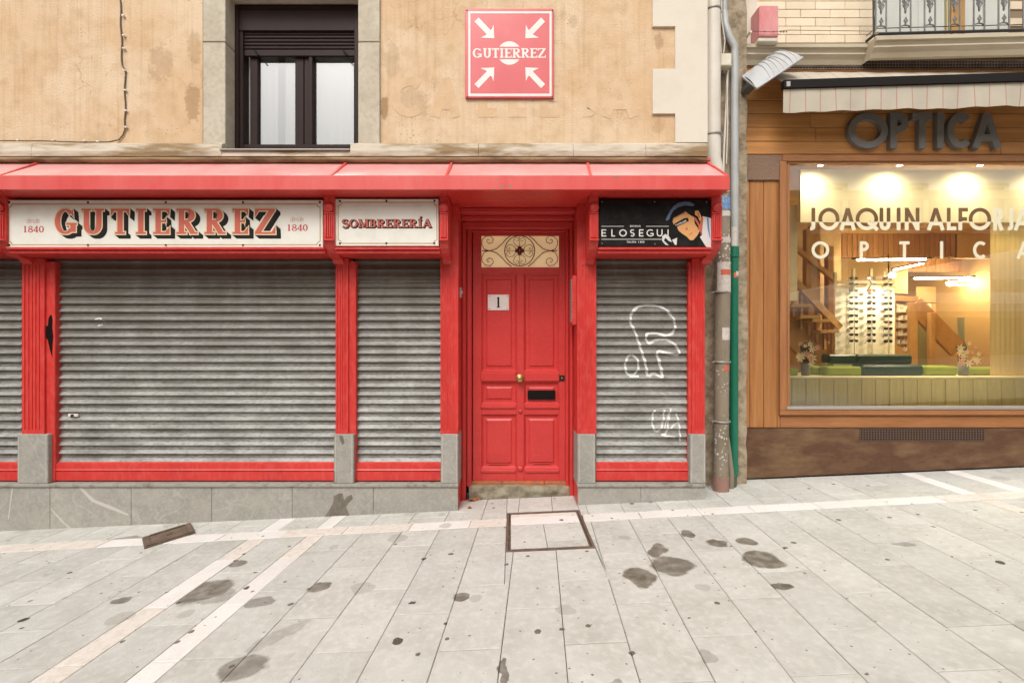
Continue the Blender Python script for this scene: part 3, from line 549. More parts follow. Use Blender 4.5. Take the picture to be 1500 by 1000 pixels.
def quad(c0, c1, y0, y1): return [(colX(c0, y0), y0), (colX(c1, y0), y0), (colX(c1, y1), y1), (colX(c0, y1), y1)]
def front_of_strip(q, keep, off):                      # cut against a line parallel to the white strip
    return half(q, -.022, 1, 3.84+off, keep)
for c0, c1, k in cols:
    far = 4.17 if c1 < 1.6 else 4.70
    ys = [1.0]+[(2.22 if k == 0 else 2.53)+.61*i-.61*1 for i in range(0, 5)]+[9]
    ys = [y + random.uniform(-.02, .02) for y in ys]
    for a, b in zip(ys, ys[1:]):
        if b-a > .62 and a < 1.2: a = max(a, b-.61)
        if b > 4.3: b = 4.3
        if a >= b: continue
        put(front_of_strip(quad(c0, c1, a, b), 1, -SW), M['paver'])
    yb = [3.5, 4.02+.1*k, far+.28]
    if far > 4.5: yb = [3.5, 4.12+.22*k, 5.0]
    lim = far+.01
    for a, b in zip(yb, yb[1:]):
        q = half(front_of_strip(quad(c0, c1, a, b), -1, SW), 0, 1, (4.52 if (-.50 < colX(c0, 4.2)+.16 < .62) else lim), 1)
        put(q, M['paver'])
for (c0, c1, mk) in ((-1.892, -1.75, 0), (-2.365, -2.21, 1), (3.73, 3.87, 1), (4.19, 4.33, 0)):
    y = 1.1; i = 0
    while y < 4.7:
        y2 = y+(.62 if i % 2 else .5); q = quad(c0, c1, y, min(y2, 4.75))
        f = front_of_strip(q, 1, -SW); mm = M['marble'] if (mk == 0 and y < 2.6) or (i % 3 == 0) else M['marble_pink']
        if len(f) > 2 and area(f) > .002: stone(f, mm)
        if y2 > 3.9:
            b = half(front_of_strip(q, -1, SW), 0, 1, 4.17 if c0 < 1.75 else 4.70, 1)
            if len(b) > 2 and area(b) > .002: stone(b, M['marble'])
        y = y2; i += 1
xs_ = [-5.4]
while xs_[-1] < 6.2: xs_.append(xs_[-1]+random.uniform(.40, .62))
hx0, hx1 = HOLE[0], HOLE[1]
for a, b in zip(xs_, xs_[1:]):
    if a < hx1 and b > hx0:
        segs = [(a, hx0)]*(a < hx0-.03)+[(hx1, b)]*(b > hx1+.03)
    else: segs = [(a, b)]
    for p, q in segs:
        pk = -2.35 < p < -1.9 or 3.9 < p < 4.4
        stone([(p, stripY(p)-SW), (q, stripY(q)-SW), (q+.01, stripY(q)+SW), (p+.01, stripY(p)+SW)], M['marble_pink'] if (pk or random.random() < .22) else M['marble'])
# outer sheet carrying the street on beyond the laid stones
sh = MB(); sh.poly([(x, y, G(x, y)-.004) for x, y in ((XL, -7), (XR, -7), (XR, 1.0), (XL, 1.0))]); st_o = sh.build('street', M['paver'], None, 'structure')
# inside the recessed cover
cov = root('access_cover', 'rectangular rusty steel access cover frame filled with paving, in front of the red door', 'access cover', (.276, 3.65, G(.276, 3.65)))
x0, x1, y0, y1 = HOLE; fr = .019
def gbox(mb, xa, xb, ya, yb, z0, z1):
    vs = [(x, y, G(x, y)+z) for z in (z0, z1) for y in (ya, yb) for x in (xa, xb)]
    mb.add(vs, [(0, 2, 3, 1), (4, 5, 7, 6), (0, 1, 5, 4), (2, 6, 7, 3), (0, 4, 6, 2), (1, 3, 7, 5)])
fm = MB()
for a in ((x0, x1, y0, y0+fr), (x0, x1, y1-fr, y1), (x0, x0+fr, y0+fr, y1-fr), (x1-fr, x1, y0+fr, y1-fr)): gbox(fm, *a, -.02, .003)
fm.build('frame', M['rust'], cov)
fm = MB(); e = fr+.008; g2 = .008
for a in ((x0+e, x1-e, y0+e, y0+e+g2), (x0+e, x1-e, y1-e-g2, y1-e), (x0+e, x0+e+g2, y0+e+g2, y1-e-g2), (x1-e-g2, x1-e, y0+e+g2, y1-e-g2)): gbox(fm, *a, -.02, .002)
fm.build('rim', M['rust'], cov)
def cstone(poly, m):
    o = stone(poly, m); o.parent = cov; o.location -= cov.location
ix0, ix1, iy0, iy1 = x0+e+g2, x1-e-g2, y0+e+g2, y1-e-g2; mxx = ix0+.27; sb = stripY(.28)
cstone([(ix0, sb-SW), (ix1, sb-SW), (ix1, sb+SW), (ix0, sb+SW)], M['marble'])
cstone([(ix0, sb+SW), (ix1, sb+SW), (ix1, iy1), (ix0, iy1)], M['marble_pink'])
cstone([(ix0, iy0), (mxx, iy0), (mxx, sb-SW), (ix0, sb-SW)], M['paver'])
cstone([(mxx, iy0), (ix1, iy0), (ix1, iy0+.12), (mxx, iy0+.12)], M['paver']); cstone([(mxx, iy0+.12), (ix1, iy0+.12), (ix1, sb-SW), (mxx, sb-SW)], M['paver'])
# rusty lid on the left
ld = root('metal_hatch', 'tilted rusty brown metal lid set askew in the paving by the left plinth', 'hatch', gp(248, 786))
def gq(mb, pts, z0, z1):
    n = len(pts); vs = [(p[0], p[1], G(p[0], p[1])+z0) for p in pts]+[(p[0], p[1], G(p[0], p[1])+z1) for p in pts]
    mb.add(vs, [tuple(range(n, 2*n))]+[(i, (i+1) % n, (i+1) % n+n, i+n) for i in range(n)])
c4_ = [gp(211.5, 804), gp(286, 781), gp(279, 767), gp(208, 789)]
def bil(u, v): a = c4_[0].lerp(c4_[1], u); b = c4_[3].lerp(c4_[2], u); return a.lerp(b, v)
q = MB(); gq(q, [bil(0, 0), bil(1, 0), bil(1, 1), bil(0, 1)], -.02, .012); q.build('plate', M['rust'], ld)
for a, b, c_, d_ in ((.02, .12, .05, .95), (.88, .98, .05, .95), (.14, .86, .03, .12), (.14, .86, .88, .97)):
    q = MB(); gq(q, [bil(a, c_), bil(b, c_), bil(b, d_), bil(a, d_)], .012, .02); q.build('rib', M['rust'], ld)
q = MB(); gq(q, [bil(.45, .45), bil(.55, .45), bil(.55, .6), bil(.45, .6)], .012, .019); q.build('knob', M['rust'], ld)
# leaves by the step
def leaf(px, py, s, label, rz):
    p = gp(px, py); pts = []
    for i in range(14):
        a = 2*math.pi*i/14; r = s*(1 if i % 2 else .55)*random.uniform(.8, 1.1); pts.append((p.x+r*math.cos(a+rz)*1.2, p.y+r*math.sin(a+rz), p.z+.010+.010*math.sin(a*2)+(0.006 if i % 2 else 0)))
    mb = MB(); n = len(pts); mb.add([(p.x, p.y, p.z+.006)]+pts, [(0, 1+i, 1+(i+1) % n) for i in range(n)]); o = mb.build('dry_leaf', M['leaf'], None); tag(o, label, 'leaf', 'dry leaves beside the door step')
leaf(692, 733, .055, 'largest dry orange leaf crumpled left of the door step', .3); leaf(688, 744.5, .022, 'small dry orange leaf on the paving just in front of a larger leaf', 1)
leaf(703, 731, .035, 'dry orange leaf between the largest leaf and the door step', 2.1)
# ================================================================== LEFT BUILDING
WD = 4.17
bl = root('plastered_building', 'ochre plastered building with cream quoins above the red shop front', 'building', (0, 4.6, 0))
zc = wz(210, WD); TOP = 7.2; wl, wr = wx(297, WD), wx(556, WD)
mb = MB(); mb.box(-7, wl, WD, 4.62, zc, TOP); mb.box(wr, wx(988, WD), WD, 4.62, zc, TOP); mb.box(wl, wr, WD, 4.62, 5.4, TOP); mb.build('wall', M['stucco'], bl)
mb = MB(); mb.box(-7, wx(1034, WD), 4.50, 4.62, 2.71, zc); mb.build('backing', M['rubble'], bl)
mb = MB(); mb.box(wx(988, WD), wx(1035, WD), WD-.022, 4.62, zc, TOP); mb.build('corner_strip', M['whitewash'], bl)
for i, (a, b) in enumerate(((-190, -128), (-78, -24), (-170+148, 41), (103, 168))):
    if i == 2: continue
    mb = MB(); mb.box(wx(955, WD), wx(988, WD)-.0003, WD-.022, WD+.01, wz(b, WD), wz(a, WD)); centred('quoin', mb, M['whitewash'], bl)
mb = MB(); mb.box(wx(955, WD), wx(988, WD)-.0003, WD-.022, WD+.01, wz(41, WD), wz(-22, WD)); centred('quoin', mb, M['whitewash'], bl)
# cornice: upper weathered band and lower roll, laid in lengths
def lengths(xa, xb, n): 
    e_ = [xa+(xb-xa)*i/n for i in range(n+1)]; return list(zip(e_, e_[1:]))
z1_, z2_, z3_, z0_ = wz(207, 4.1), wz(221, 4.07), wz(229, 4.08), wz(240, 4.13)
for a, b in ((-7, -4.3), (-4.3, -2.6), (-2.6, wx(322, 4.1))): 
    mb = MB(); mb.sweepx([(4.18, z1_), (4.14, z1_), (4.085, z1_-.03), (4.07, z2_), (4.075, z3_), (4.18, z3_)], a, b-.003, 14, .004); mb.build('cornice_stone', M['cornice'], bl)
mb = MB(); zs_ = wz(219.5, 4.08); mb.sweepx([(4.30, zs_), (4.085, zs_), (4.075, z3_), (4.30, z3_)], wx(322, 4.1), wx(514, 4.1), 10, .003); mb.build('cornice_stone', M['cornice'], bl)
for a, b in ((wx(514, 4.1)+.003, -.3), (-.3, .55), (.55, 1.2), (1.2, wx(1037, 4.08))):
    mb = MB(); mb.sweepx([(4.18, z1_), (4.14, z1_), (4.085, z1_-.03), (4.07, z2_), (4.075, z3_), (4.18, z3_)], a, b-.003, 12, .004); mb.build('cornice_stone', M['cornice'], bl)
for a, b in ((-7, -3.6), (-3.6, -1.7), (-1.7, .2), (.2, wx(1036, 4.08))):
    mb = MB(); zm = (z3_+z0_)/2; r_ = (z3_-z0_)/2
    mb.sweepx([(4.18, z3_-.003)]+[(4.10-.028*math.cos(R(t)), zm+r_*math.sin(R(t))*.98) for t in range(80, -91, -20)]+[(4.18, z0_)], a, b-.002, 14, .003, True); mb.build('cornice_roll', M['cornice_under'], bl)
# window surround
for a, b, nm in ((297, 330, 'l'), (524.5, 556, 'r')):
    for i, (u, v) in enumerate(((60, 211), (-95, 59), (-250, -96))):
        mb = MB(); mb.box(wx(a, WD-.025)+.001, wx(b, WD-.025), WD-.025, 4.46, wz(v, WD-.025)-.012, wz(u, WD-.025)-.0015-.012, .004); mb.build('surround_stone', M['stone_frame'], bl)
mb = MB(); mb.box(wx(330, 4.145), wx(524.5, 4.145), 4.145, 4.46, wz(7, 4.30), 5.5); mb.build('lintel', M['stone_frame'], bl)
# worn letter ghosts in the plaster
for ch, a, b in (('C', 572, 622), ('A', 630, 676), ('L', 700, 728), ('L', 744, 772), ('E', 790, 820), ('J', 846, 874), ('A', 880, 936)):
    mb = MB(); W, H = wx(b, WD)-wx(a, WD), wz(113, WD)-wz(172, WD); lay(mb, sans(ch, W, H, .085), wx(a, WD), wz(172, WD), WD, lift=.0022); mb.build('ghost_letter', M['stucco_worn'], bl)
wn = root('roller', '', None); bpy.data.objects.remove(wn)
win = MB(); F = 4.285
x0, x1, zt, zb = wx(330, 4.145)+.002, wx(524.5, 4.145)-.001, wz(7, 4.30), zs_
def framebox(mb, xa, xb, za, zb_, d0, d1, t, bev=.003):
    mb.box(xa, xa+t, d0, d1, za, zb_, bev); mb.box(xb-t, xb, d0, d1, za, zb_, bev); mb.box(xa+t+.0005, xb-t-.0005, d0, d1, zb_-t, zb_, bev); mb.box(xa+t+.0005, xb-t-.0005, d0, d1, za, za+t, bev)
win.bp(341, 7, 349, 217, F, F+.12, .003); win.bp(349.3, 7, 356, 217, F+.02, F+.12, .003); win.bp(519, 7, 527, 217, F+.005, F+.12, .003); win.bp(356.3, 211.5, 519, 217, F+.03, F+.12, .003); win.bp(349.3, 7, 519, 13, F+.004, F+.018)
window = win.build('window', M['brown'], bl)
mb = MB(); mb.bp(350, 14, 525, 45, F+.01, F+.10, .004); mb.build('shutter_box', M['brown'], window)
for i in range(5):
    ya = 46.5+i*5.2; mb = MB(); d = F+.030; za, zb_ = wz(ya+4.9, d), wz(ya, d); xa, xb = wx(358, d), wx(526, d)
    mb.sweepx([(d+.012, zb_), (d+.002, zb_-.006), (d, (za+zb_)/2), (d+.002, za+.004), (d+.012, za)], xa, xb, 1, 0, True); mb.build('roller_slat', M['brown'], window)
mb = MB(); mb.bp(358, 73, 526, 82, F+.026, F+.05, .003); mb.build('end_slat', M['brown'], window)
for a in (373, 503):
    mb = MB(); mb.tube([P(a, 74, F+.02), P(a+6, 81.5, F+.005)], .006, 6); mb.build('stopper', M['black'], window)
for a, b, c_, d_ in ((366, 445, 377.5, 432), (445.5, 524, 459, 518)):
    mb = MB(); d = F+.055; za, zb_ = wz(215, d), wz(80, d)
    mb.bp(a, 80, c_, 215, d, d+.05, .006); mb.bp(d_, 80, b, 215, d, d+.05, .006); mb.box(wx(c_, d)+.0006, wx(d_, d)-.0006, d+.002, d+.05, wz(215, d), wz(212, d)); mb.build('sash', M['brown'], window)
    mb = MB(); d = F+.085; mb.poly([P(c_-4, 215, d), P(d_+4, 215, d), P(d_+4, 70, d), P(c_-4, 70, d)]); mb.build('pane', M['glass'], window)
    mb = MB(); d = F+.075; mb.bp(c_, 80, c_+.8, 212, d, d+.02); mb.build('glazing_bead', M['alu'], window)
mb = MB(); mb.bp(452, 80, 457.5, 215, F+.035, F+.06, .004); mb.build('cover_strip', M['brown'], window)
# curtains: hanging in folds behind the panes
def drape(xa, xb, za, zb_, d, amp, n, m, nm, par):
    mb = MB(); vs = []
    for i in range(n+1):
        x = xa+(xb-xa)*i/n; y = d+amp*math.sin(i*1.9)+amp*.5*math.sin(i*.7); vs += [(x, y, za), (x, y, zb_)]
    mb.add(vs, [(2*i, 2*i+1, 2*i+3, 2*i+2) for i in range(n)], True); return mb.build(nm, m, par)
drape(wx(340, 4.5), wx(415, 4.5), zb, wz(60, 4.5), 4.405, .006, 22, M['curtain'], 'curtain', window); drape(wx(425, 4.5), wx(535, 4.5), zb, wz(60, 4.5), 4.41, .006, 30, M['curtain'], 'curtain', window)
mb = MB(); mb.box(wl, wr, 4.9, 4.95, 2.9, 5.4); mb.box(wl-.02, wl, 4.47, 4.9, 2.9, 5.4); mb.box(wr, wr+.02, 4.47, 4.9, 2.9, 5.4); mb.build('room_wall', M['int_cream'], window)
mb = MB(); mb.bp(321, 217.6, 512, 219.4, 4.06, 4.30); mb.build('sill_sheet', M['clamp'], window)
# cable
cb = root('wall_cable', 'thin brown cable clipped down the ochre plaster and off to the left above the canopy', 'cable', P(180, 190, 4.16))
pts = [P(176 + (7 if y > 100 else 3)*min(1, y/100) + .8*math.sin(y*.13), y, 4.162) for y in range(-40, 182, 8)]+[P(183, 190, 4.16), P(180, 198, 4.16), P(174, 205, 4.16), P(160, 208, 4.135), P(120, 208.5, 4.13), P(60, 206.5, 4.13), P(-40, 206, 4.13)]
mb = MB(); mb.tube(pts, .0058, 6); mb.build('cord', M['cable'], cb)
for x, y in [(180, 23), (181, 52), (181, 71), (182, 103), (183, 132), (184, 162), (184, 186), (26, 205), (78, 205.5), (124, 206.5), (143, 207)]:
    mb = MB(); p = P(x, y, 4.152 if y < 200 else 4.12); mb.box(p.x-.012, p.x+.010, p.y-.006, p.y+.02, p.z-.006, p.z+.006, .002); mb.build('clip', M['white'], cb)
# red square sign
sg = root('wall_sign', 'square red enamel sign with four white arrows pointing at GUTIERREZ, high on the ochre wall', 'sign', P(746, 143, 4.15))
D = 4.145
mb = MB(); mb.bp(681.5, 13, 811, 143.5, D, WD-.001, .003); mb.build('panel', M['sign_red'], sg)
mb = MB(); dd = D-.0015
for a in ((686, 17, 808, 20), (686, 137.5, 808, 141)): mb.bp(*a, dd, D)
for a in ((686, 20.05, 689, 137.45), (805, 20.05, 808, 137.45)): mb.bp(*a, dd, D)
mb.build('border', M['sign_white'], sg)
mb = MB(); dd = D-.001
def pxpoly(mb, pts, d): mb.poly([P(a, b, d) for a, b in pts])
for cx, cy, sx, sy in ((0, 0, 1, 1), (1493.5, 0, -1, 1), (0, 155.5, 1, -1), (1493.5, 155.5, -1, -1)):
    f = lambda pts: [(cx+sx*a, cy+sy*b) for a, b in pts]
    mb = MB(); pxpoly(mb, f([(695, 32), (701, 26), (718.5, 44.5), (713, 50.5)]), dd); pxpoly(mb, f([(724, 56.5), (704, 55.5), (711.5, 51.8), (713, 50.5), (718.5, 44.5), (720.5, 42.5), (723, 36.5)]), dd-.0002); mb.build('arrow', M['sign_white'], sg)
mb = MB(); cx, cy, r_ = 746.2, 78, 17.2
for s_ in (1, -1):
    a0 = math.degrees(math.asin(9.2/r_)); pts = [(cx+r_*math.cos(R(a)), cy-s_*r_*math.sin(R(a))) for a in [a0+(180-2*a0)*i/20 for i in range(21)]]; pxpoly(mb, pts, dd)
mb.build('disc', M['sign_white'], sg)
mb = MB(); GU = [('G', 692.5, 705.5), ('U', 707.5, 720), ('T', 721, 731), ('I', 732, 738), ('E', 739, 749.5), ('R', 750.5, 762.5), ('R', 763.5, 775.5), ('E', 776.5, 787), ('Z', 788, 799.5)]
word(mb, GU, 71, 85, dd, serif, 3.0, 1.5); mb.build('lettering', M['sign_white'], sg)
for x, y in ((684, 15.5), (809, 15.5), (684.5, 142), (809, 142)):
    mb = MB(); p = P(x, y, D-.002); mb.lathe([(.006, 0), (.006, -.002), (.003, -.004)], p.x, p.y, p.z, 'Y', 8); mb.build('screw', M['screw'], sg)
# ================================================================== SHOP FRONT
sf = root('shopfront', 'red painted timber shop front with fluted pilasters and brackets around shutters and door', 'shop front', (-1, 4.3, 0))
SF = 2.70
# pilasters
def pilaster(pa, pb, ztop, jl=None, jr=None, d=4.19, side=None):
    mb = MB(); x0, x1 = wx(pa, d), wx(pb, d); zb_ = wz(636, 4.165)-.0015
    mb.box(x0, x1, d+.006, 4.34, zb_, ztop)
    n = 5 if x1-x0 < .2 else 6; wd = (x1-x0)/(n+1.2)
    mb.box(x0, x0+wd*.8, d, d+.006, zb_, ztop); mb.box(x1-wd*.8, x1, d, d+.006, zb_, ztop); mb.box(x0+wd*.8, x1-wd*.8, d, d+.006, ztop-.06, ztop); mb.box(x0+wd*.8, x1-wd*.8, d, d+.006, zb_, zb_+.04)
    inn = x1-x0-1.6*wd; k = n-1
    for i in range(1, k): xc = x0+.8*wd+inn*i/k; mb.box(xc-.005, xc+.005, d+.0005, d+.006, zb_+.04, ztop-.06)
    return mb.build('pilaster', M['red'], sf)
ZT = 2.20
pilaster(32, 65, ZT); pilaster(491.5, 510, ZT); pilaster(645, 664, ZT); pilaster(849, 873.5, ZT); pilaster(1014, 1032.5, ZT)
def jamb(pa, pb, d, y0=383, y1=705, back=4.36):
    mb = MB(); mb.box(wx(pa, d), wx(pb, d), d, back, wz(y1, d), min(wz(y0, d), 2.199), .004); return mb.build('jamb', M['red'], sf)
jamb(64.5, 80.5, 4.206); jamb(509.5, 521.5, 4.206); jamb(1008.5, 1015, 4.206)
# recess of the door
for a, b in ((wx(656, 3.95), -.4945), (.6005, wx(864, 3.95))):
    mb = MB(); mb.box(a+.0005, b-.0005, 4.191, 4.36, 2.2005, SF-.002); mb.build('head_block', M['red'], sf)
RX0, RX1 = -.494, .600
for x0, x1 in ((wx(664, 4.19)-.001, RX0), (RX1, wx(849, 4.19)+.001)):
    mb = MB(); mb.box(x0, x1, 4.192, 4.50, -.12+(.06 if x0 > 0 else 0), SF-.002, .003); mb.build('reveal_board', M['red'], sf)
for a, b, d in ((RX0, -.452, 4.44), (-.4515, -.40, 4.50), (.567, RX1, 4.44), (.533, .5665, 4.50)):
    mb = MB(); mb.box(a, b, d, 4.60, (G(a, 4.5)-.03 if d < 4.48 else .0), 2.60, .008); mb.box(a+.012, b-.010, d-.008, d+.001, .06, 2.56, .004); mb.build('door_jamb', M['red_door'], sf)
for z0, z1, d in ((2.652, SF-.003, 4.30), (2.612, 2.6515, 4.40), (2.545, 2.6115, 4.47)):
    mb = MB(); mb.box(RX0, RX1, d, 4.62, z0, z1, .006); mb.build('head_moulding', M['red_door'], sf)
mb = MB(); mb.box(-.40, .533, 4.53, 4.62, 2.525, 2.5445, .003); mb.build('head_moulding', M['red_door'], sf)
# sign boxes
def signbox(xa, xb):
    mb = MB(); mb.box(xa, xb, 4.03, 4.36, 2.235, SF-.045); mb.box(xa, xb, 3.985, 4.36, 2.205, 2.2345, .004); mb.box(xa, xb, 3.965, 4.0, 2.2355, wz(362.5, 3.98), .004); mb.box(xa+.001, xb-.001, 4.10, 4.36, SF-.045, SF-.002)
    return mb.build('sign_box', M['red'], sf)
B = [(-10, 6), (473.5, 489), (643.5, 656), (864, 877), (1044, 1058)]
BX = [(wx(a, 3.95), wx(b, 3.95)) for a, b in B]
signbox(-7, BX[0][0]-.001); signbox(BX[0][1]+.001, BX[1][0]-.001); signbox(BX[1][1]+.001, BX[2][0]-.001); signbox(BX[3][1]+.001, BX[4][0]-.001)
for i, (x0, x1) in enumerate(BX):
    mb = MB(); zt, zl = SF-.001, wz(352, 3.95)
    prof = [(4.30, zt), (3.962, zt), (3.962, zl-.004), (3.972, zl-.03), (3.995, zl-.065), (4.035, zl-.095), (4.09, zl-.118), (4.15, zl-.132), (4.188, zl-.165), (4.30, zl-.165)]
    mb.sweepx(prof, x0, x1); br = mb.build('bracket', M['red'], sf)
    xc = (x0+x1)/2; zd = wz(304, 3.95)
    mb = MB(); mb.lathe([(.040, 0), (.040, -.018), (.030, -.024), (.001, -.024)], xc, 3.961, zd, 'Y', 20); mb.build('rosette', M['red'], br)
    mb = MB(); mb.box(x0+.004, x1-.004, 3.950, 3.9615, zd-.052, zd-.040, .002)
    for k in range(4): xx = x0+.018+(x1-x0-.036)*k/3; mb.box(xx-.006, xx+.006, 3.952, 3.9615, zl+.025, zd-.055, .002)
    mb.build('flutes', M['red'], br)
    mb = MB(); mb.box(x0-.003, x1+.003, 3.938, 3.9615, zl-.004, zl+.012, .004); mb.build('lip', M['red'], br)
# bottom rails
for a, b in ((-7, wx(32, 4.2)), (wx(79.5, 4.24), wx(491, 4.2)), (wx(521, 4.24), wx(645, 4.2)), (wx(873, 4.2), wx(1010, 4.24))):
    mb = MB(); zt, zm, zl = wz(677, 4.22), wz(689, 4.21), wz(704.5, 4.215)
    mb.sweepx([(4.30, zt), (4.238, zt), (4.216, zt-.012), (4.216, zm+.012), (4.208, zm+.002), (4.228, zm), (4.228, zm-.004), (4.216, zm-.008), (4.216, zl+.006), (4.25, zl), (4.30, zl)], a+.001, b-.001); mb.build('bottom_rail', M['red'], sf)
# black tar smear on the second pilaster edge
mb = MB(); pxpoly(mb, [(64.6, 484), (66, 478), (70, 477), (71, 466), (73, 462), (75.5, 461), (77, 468), (76.5, 480), (78, 492), (77, 505), (76.5, 524), (73, 512), (70, 498), (66.5, 493)], 4.2045); mb.build('tar_smear', M['soot'], sf)
# canopy
cn = root('entrance_canopy', 'long faded red sheet canopy sloping out over the shop front', 'canopy', (0, 4.0, 2.70))
ZB, ZF, YB, YF = wz(238.5, 4.14), wz(258, 3.80), 4.14, 3.80; CXR = wx(1068.5, 3.80)
seam = [(-7, -7), (wx(62, 4.14), wx(-2, 3.80)), (wx(510, 4.14), wx(484, 3.80)), (wx(662.5, 4.14), wx(654, 3.80)), (wx(860, 4.14), wx(865.5, 3.80)), (wx(1034, 4.14), CXR)]
for i in range(5):
    (b0, f0), (b1, f1) = seam[i], seam[i+1]; mb = MB(); n = 10; vs = []
    for k in range(n+1):
        t = k/n
        for j in range(4):
            v = j/3; x = (b0+(b1-b0)*t)*(1-v)+(f0+(f1-f0)*t)*v; vs.append((x, YB+(YF-YB)*v, ZB+(ZF-ZB)*v+.006*mnoise.noise(Vector((x*1.3, v*2, i)))*(1 if 0 < v < 1 else .3)))
    mb.add(vs, [(k*4+j, k*4+j+1, (k+1)*4+j+1, (k+1)*4+j) for k in range(n) for j in range(3)], True); mb.build('roof_sheet', M['red_roof'], cn)
for i in range(1, 6):
    b, f = seam[i]; f -= .012*(i == 5); mb = MB(); h_ = .022; wv = .011
    vs = [(b-wv, YB, ZB+.002), (b+wv, YB, ZB+.002), (b-wv, YB, ZB+h_), (b+wv, YB, ZB+h_), (f-wv, YF, ZF+.002), (f+wv, YF, ZF+.002), (f-wv, YF+.01, ZF+.014), (f+wv, YF+.01, ZF+.014)]
    mb.add(vs, [(0, 1, 3, 2), (4, 6, 7, 5), (0, 2, 6, 4), (1, 5, 7, 3), (2, 3, 7, 6), (0, 4, 5, 1)]); mb.box(b-.03, b+.03, YB-.035, YB-.002, ZB+.004, ZB+.034, .003); mb.build('seam_rib', M['red_fascia'], cn)
mb = MB(); n = 60; vs = []
for k in range(n+1):
    x = -7+(CXR+7)*k/n; j = .0025*mnoise.noise(Vector((x*2.2, 0, 3))); vs += [(x, YF-.002+j, ZF+.004), (x, YF-.004+j, SF+.002), (x, YF+.018+j, SF-.001), (x, YF+.018+j, ZF-.004)]
mb.add(vs, [(k*4+j, k*4+(j+1) % 4, (k+1)*4+(j+1) % 4, (k+1)*4+j) for k in range(n) for j in range(4)]); mb.add(vs[-4:], [(0, 1, 2, 3)]); mb.build('fascia', M['red_fascia'], cn)
for a, b in ((-7, -4.3), (-4.297, BX[1][0]), (BX[1][0]+.003, BX[2][1]), (BX[2][1]+.003, BX[3][0]), (BX[3][0]+.003, CXR-.02)):
    mb = MB(); mb.box(a, b, YF+.019, 4.12 if a < -1.7 or b > 1 else 4.10, SF, SF+.012, .002); mb.build('soffit_board', M['red'], cn)
mb = MB(); mb.box(RX0-.06, RX1+.08, 4.101, 4.60, SF, SF+.012, .002); mb.build('soffit_board', M['red'], cn)
mb = MB(); mb.prism([(YF, 0), (YF, 0)], 0, 0) if False else mb.add([(CXR-.003, YF+.018, SF), (CXR-.003, 4.12, SF), (CXR-.003, YB, ZB-.002), (CXR-.003, YF+.018, ZF-.002), (CXR-.02, YF+.018, SF), (CXR-.02, 4.12, SF), (CXR-.02, YB, ZB-.002), (CXR-.02, YF+.018, ZF-.002)], [(0, 1, 2, 3), (7, 6, 5, 4), (0, 4, 5, 1), (1, 5, 6, 2), (2, 6, 7, 3), (3, 7, 4, 0)]); mb.build('end_plate', M['red_fascia'], cn)
# ---- sign plates
def plate(name, label, box, d, m, border, screws):
    o = root(name, label, 'sign', P((box[0]+box[2])/2, box[3], d)); mb = MB(); mb.bp(*box, d, 4.029, .003); mb.build('panel', m, o)
    if border:
        a, t, b, u = border; s_ = 5; q = [(a+s_, t), (b-s_, t), (b-s_+1.5, t+3.5), (b, t+s_), (b, u-s_), (b-3.5, u-3.5), (b-s_, u), (a+s_, u), (a+3.5, u-3.5), (a, u-s_), (a, t+s_), (a+3.5, t+3.5), (a+s_, t)]
        mb = MB(); W = [(P(x, y, d).x, P(x, y, d).z) for x, y in q]
        for qd in strip(W, 1.3*d/FPX): mb.poly([(p[0], d-.0008, p[1]) for p in qd])
        mb.build('gold_border', M['gold'], o)
    for x, y in screws:
        mb = MB(); p = P(x, y, d); mb.lathe([(.010, 0), (.009, -.003), (.001, -.004)], p.x, p.y-.0005, p.z, 'Y', 10); mb.build('screw', M['screw'], o)
    return o
D = 3.985
s1 = plate('shop_sign', 'wide ivory sign reading GUTIERREZ between two 1840 dates over the big shutter', (7.5, 293, 473, 362.3), D, M['ivory'], (13, 299, 469, 358.5), [(x, y) for y in (296.5, 359) for x in (13.5, 129, 243, 356, 468.5)])
BIG = [('G', 81, 112), ('U', 120, 153), ('T', 163, 190), ('I', 200, 214), ('E', 225, 249), ('R', 259, 289), ('R', 300, 330), ('E', 341, 364), ('Z', 374, 404)]
u = D/FPX; lift0 = .0004
mb = MB()
for k in range(8): t = k/7; word(mb, BIG, 306, 343, D, serif, 8.0, 3.0, grow=1.2*u, shift=(6.5*t*u, -5.5*t*u), lift=lift0+.00035*(7-k)/1)
mb.build('letter_shade', M['let_dark'], s1)
mb = MB(); word(mb, BIG, 306, 343, D, serif, 8.0, 3.0, grow=1.5*u, lift=.0040); mb.build('letter_outline', M['cream_line'], s1)
mb = MB(); word(mb, BIG, 306, 343, D, serif, 8.0, 3.0, lift=.0048); mb.build('lettering', M['let_red'], s1)
for off, oy in ((0, 0), (386.5, -2.2)):
    mb = MB(); word(mb, [('1', 34.5, 39.5), ('8', 41, 48.5), ('4', 49, 56.5), ('0', 57, 64.5)] if not off else [(c_, a+off, b+off) for c_, a, b in (('1', 34.5, 39.5), ('8', 41, 48.5), ('4', 49, 56.5), ('0', 57, 64.5))], 331+oy, 340.5+oy, D, serif, 2.1, 1.0, lift=.0008); mb.build('date', M['let_crimson'], s1)
    mb = MB(); word(mb, [(c_, a+off, b+off) for c_, a, b in (('d', 39, 43.2), ('e', 43.6, 47), ('s', 47.4, 50), ('d', 50.4, 54.6), ('e', 55, 58.4))], 319+oy, 327+oy, D, lambda c_, W, H, w: sans(c_, W, H if c_ == 'd' else (H*.68 if c_ == 's' else H), w), .7, lift=.0008); mb.build('small_script', M['pale_pink'], s1)
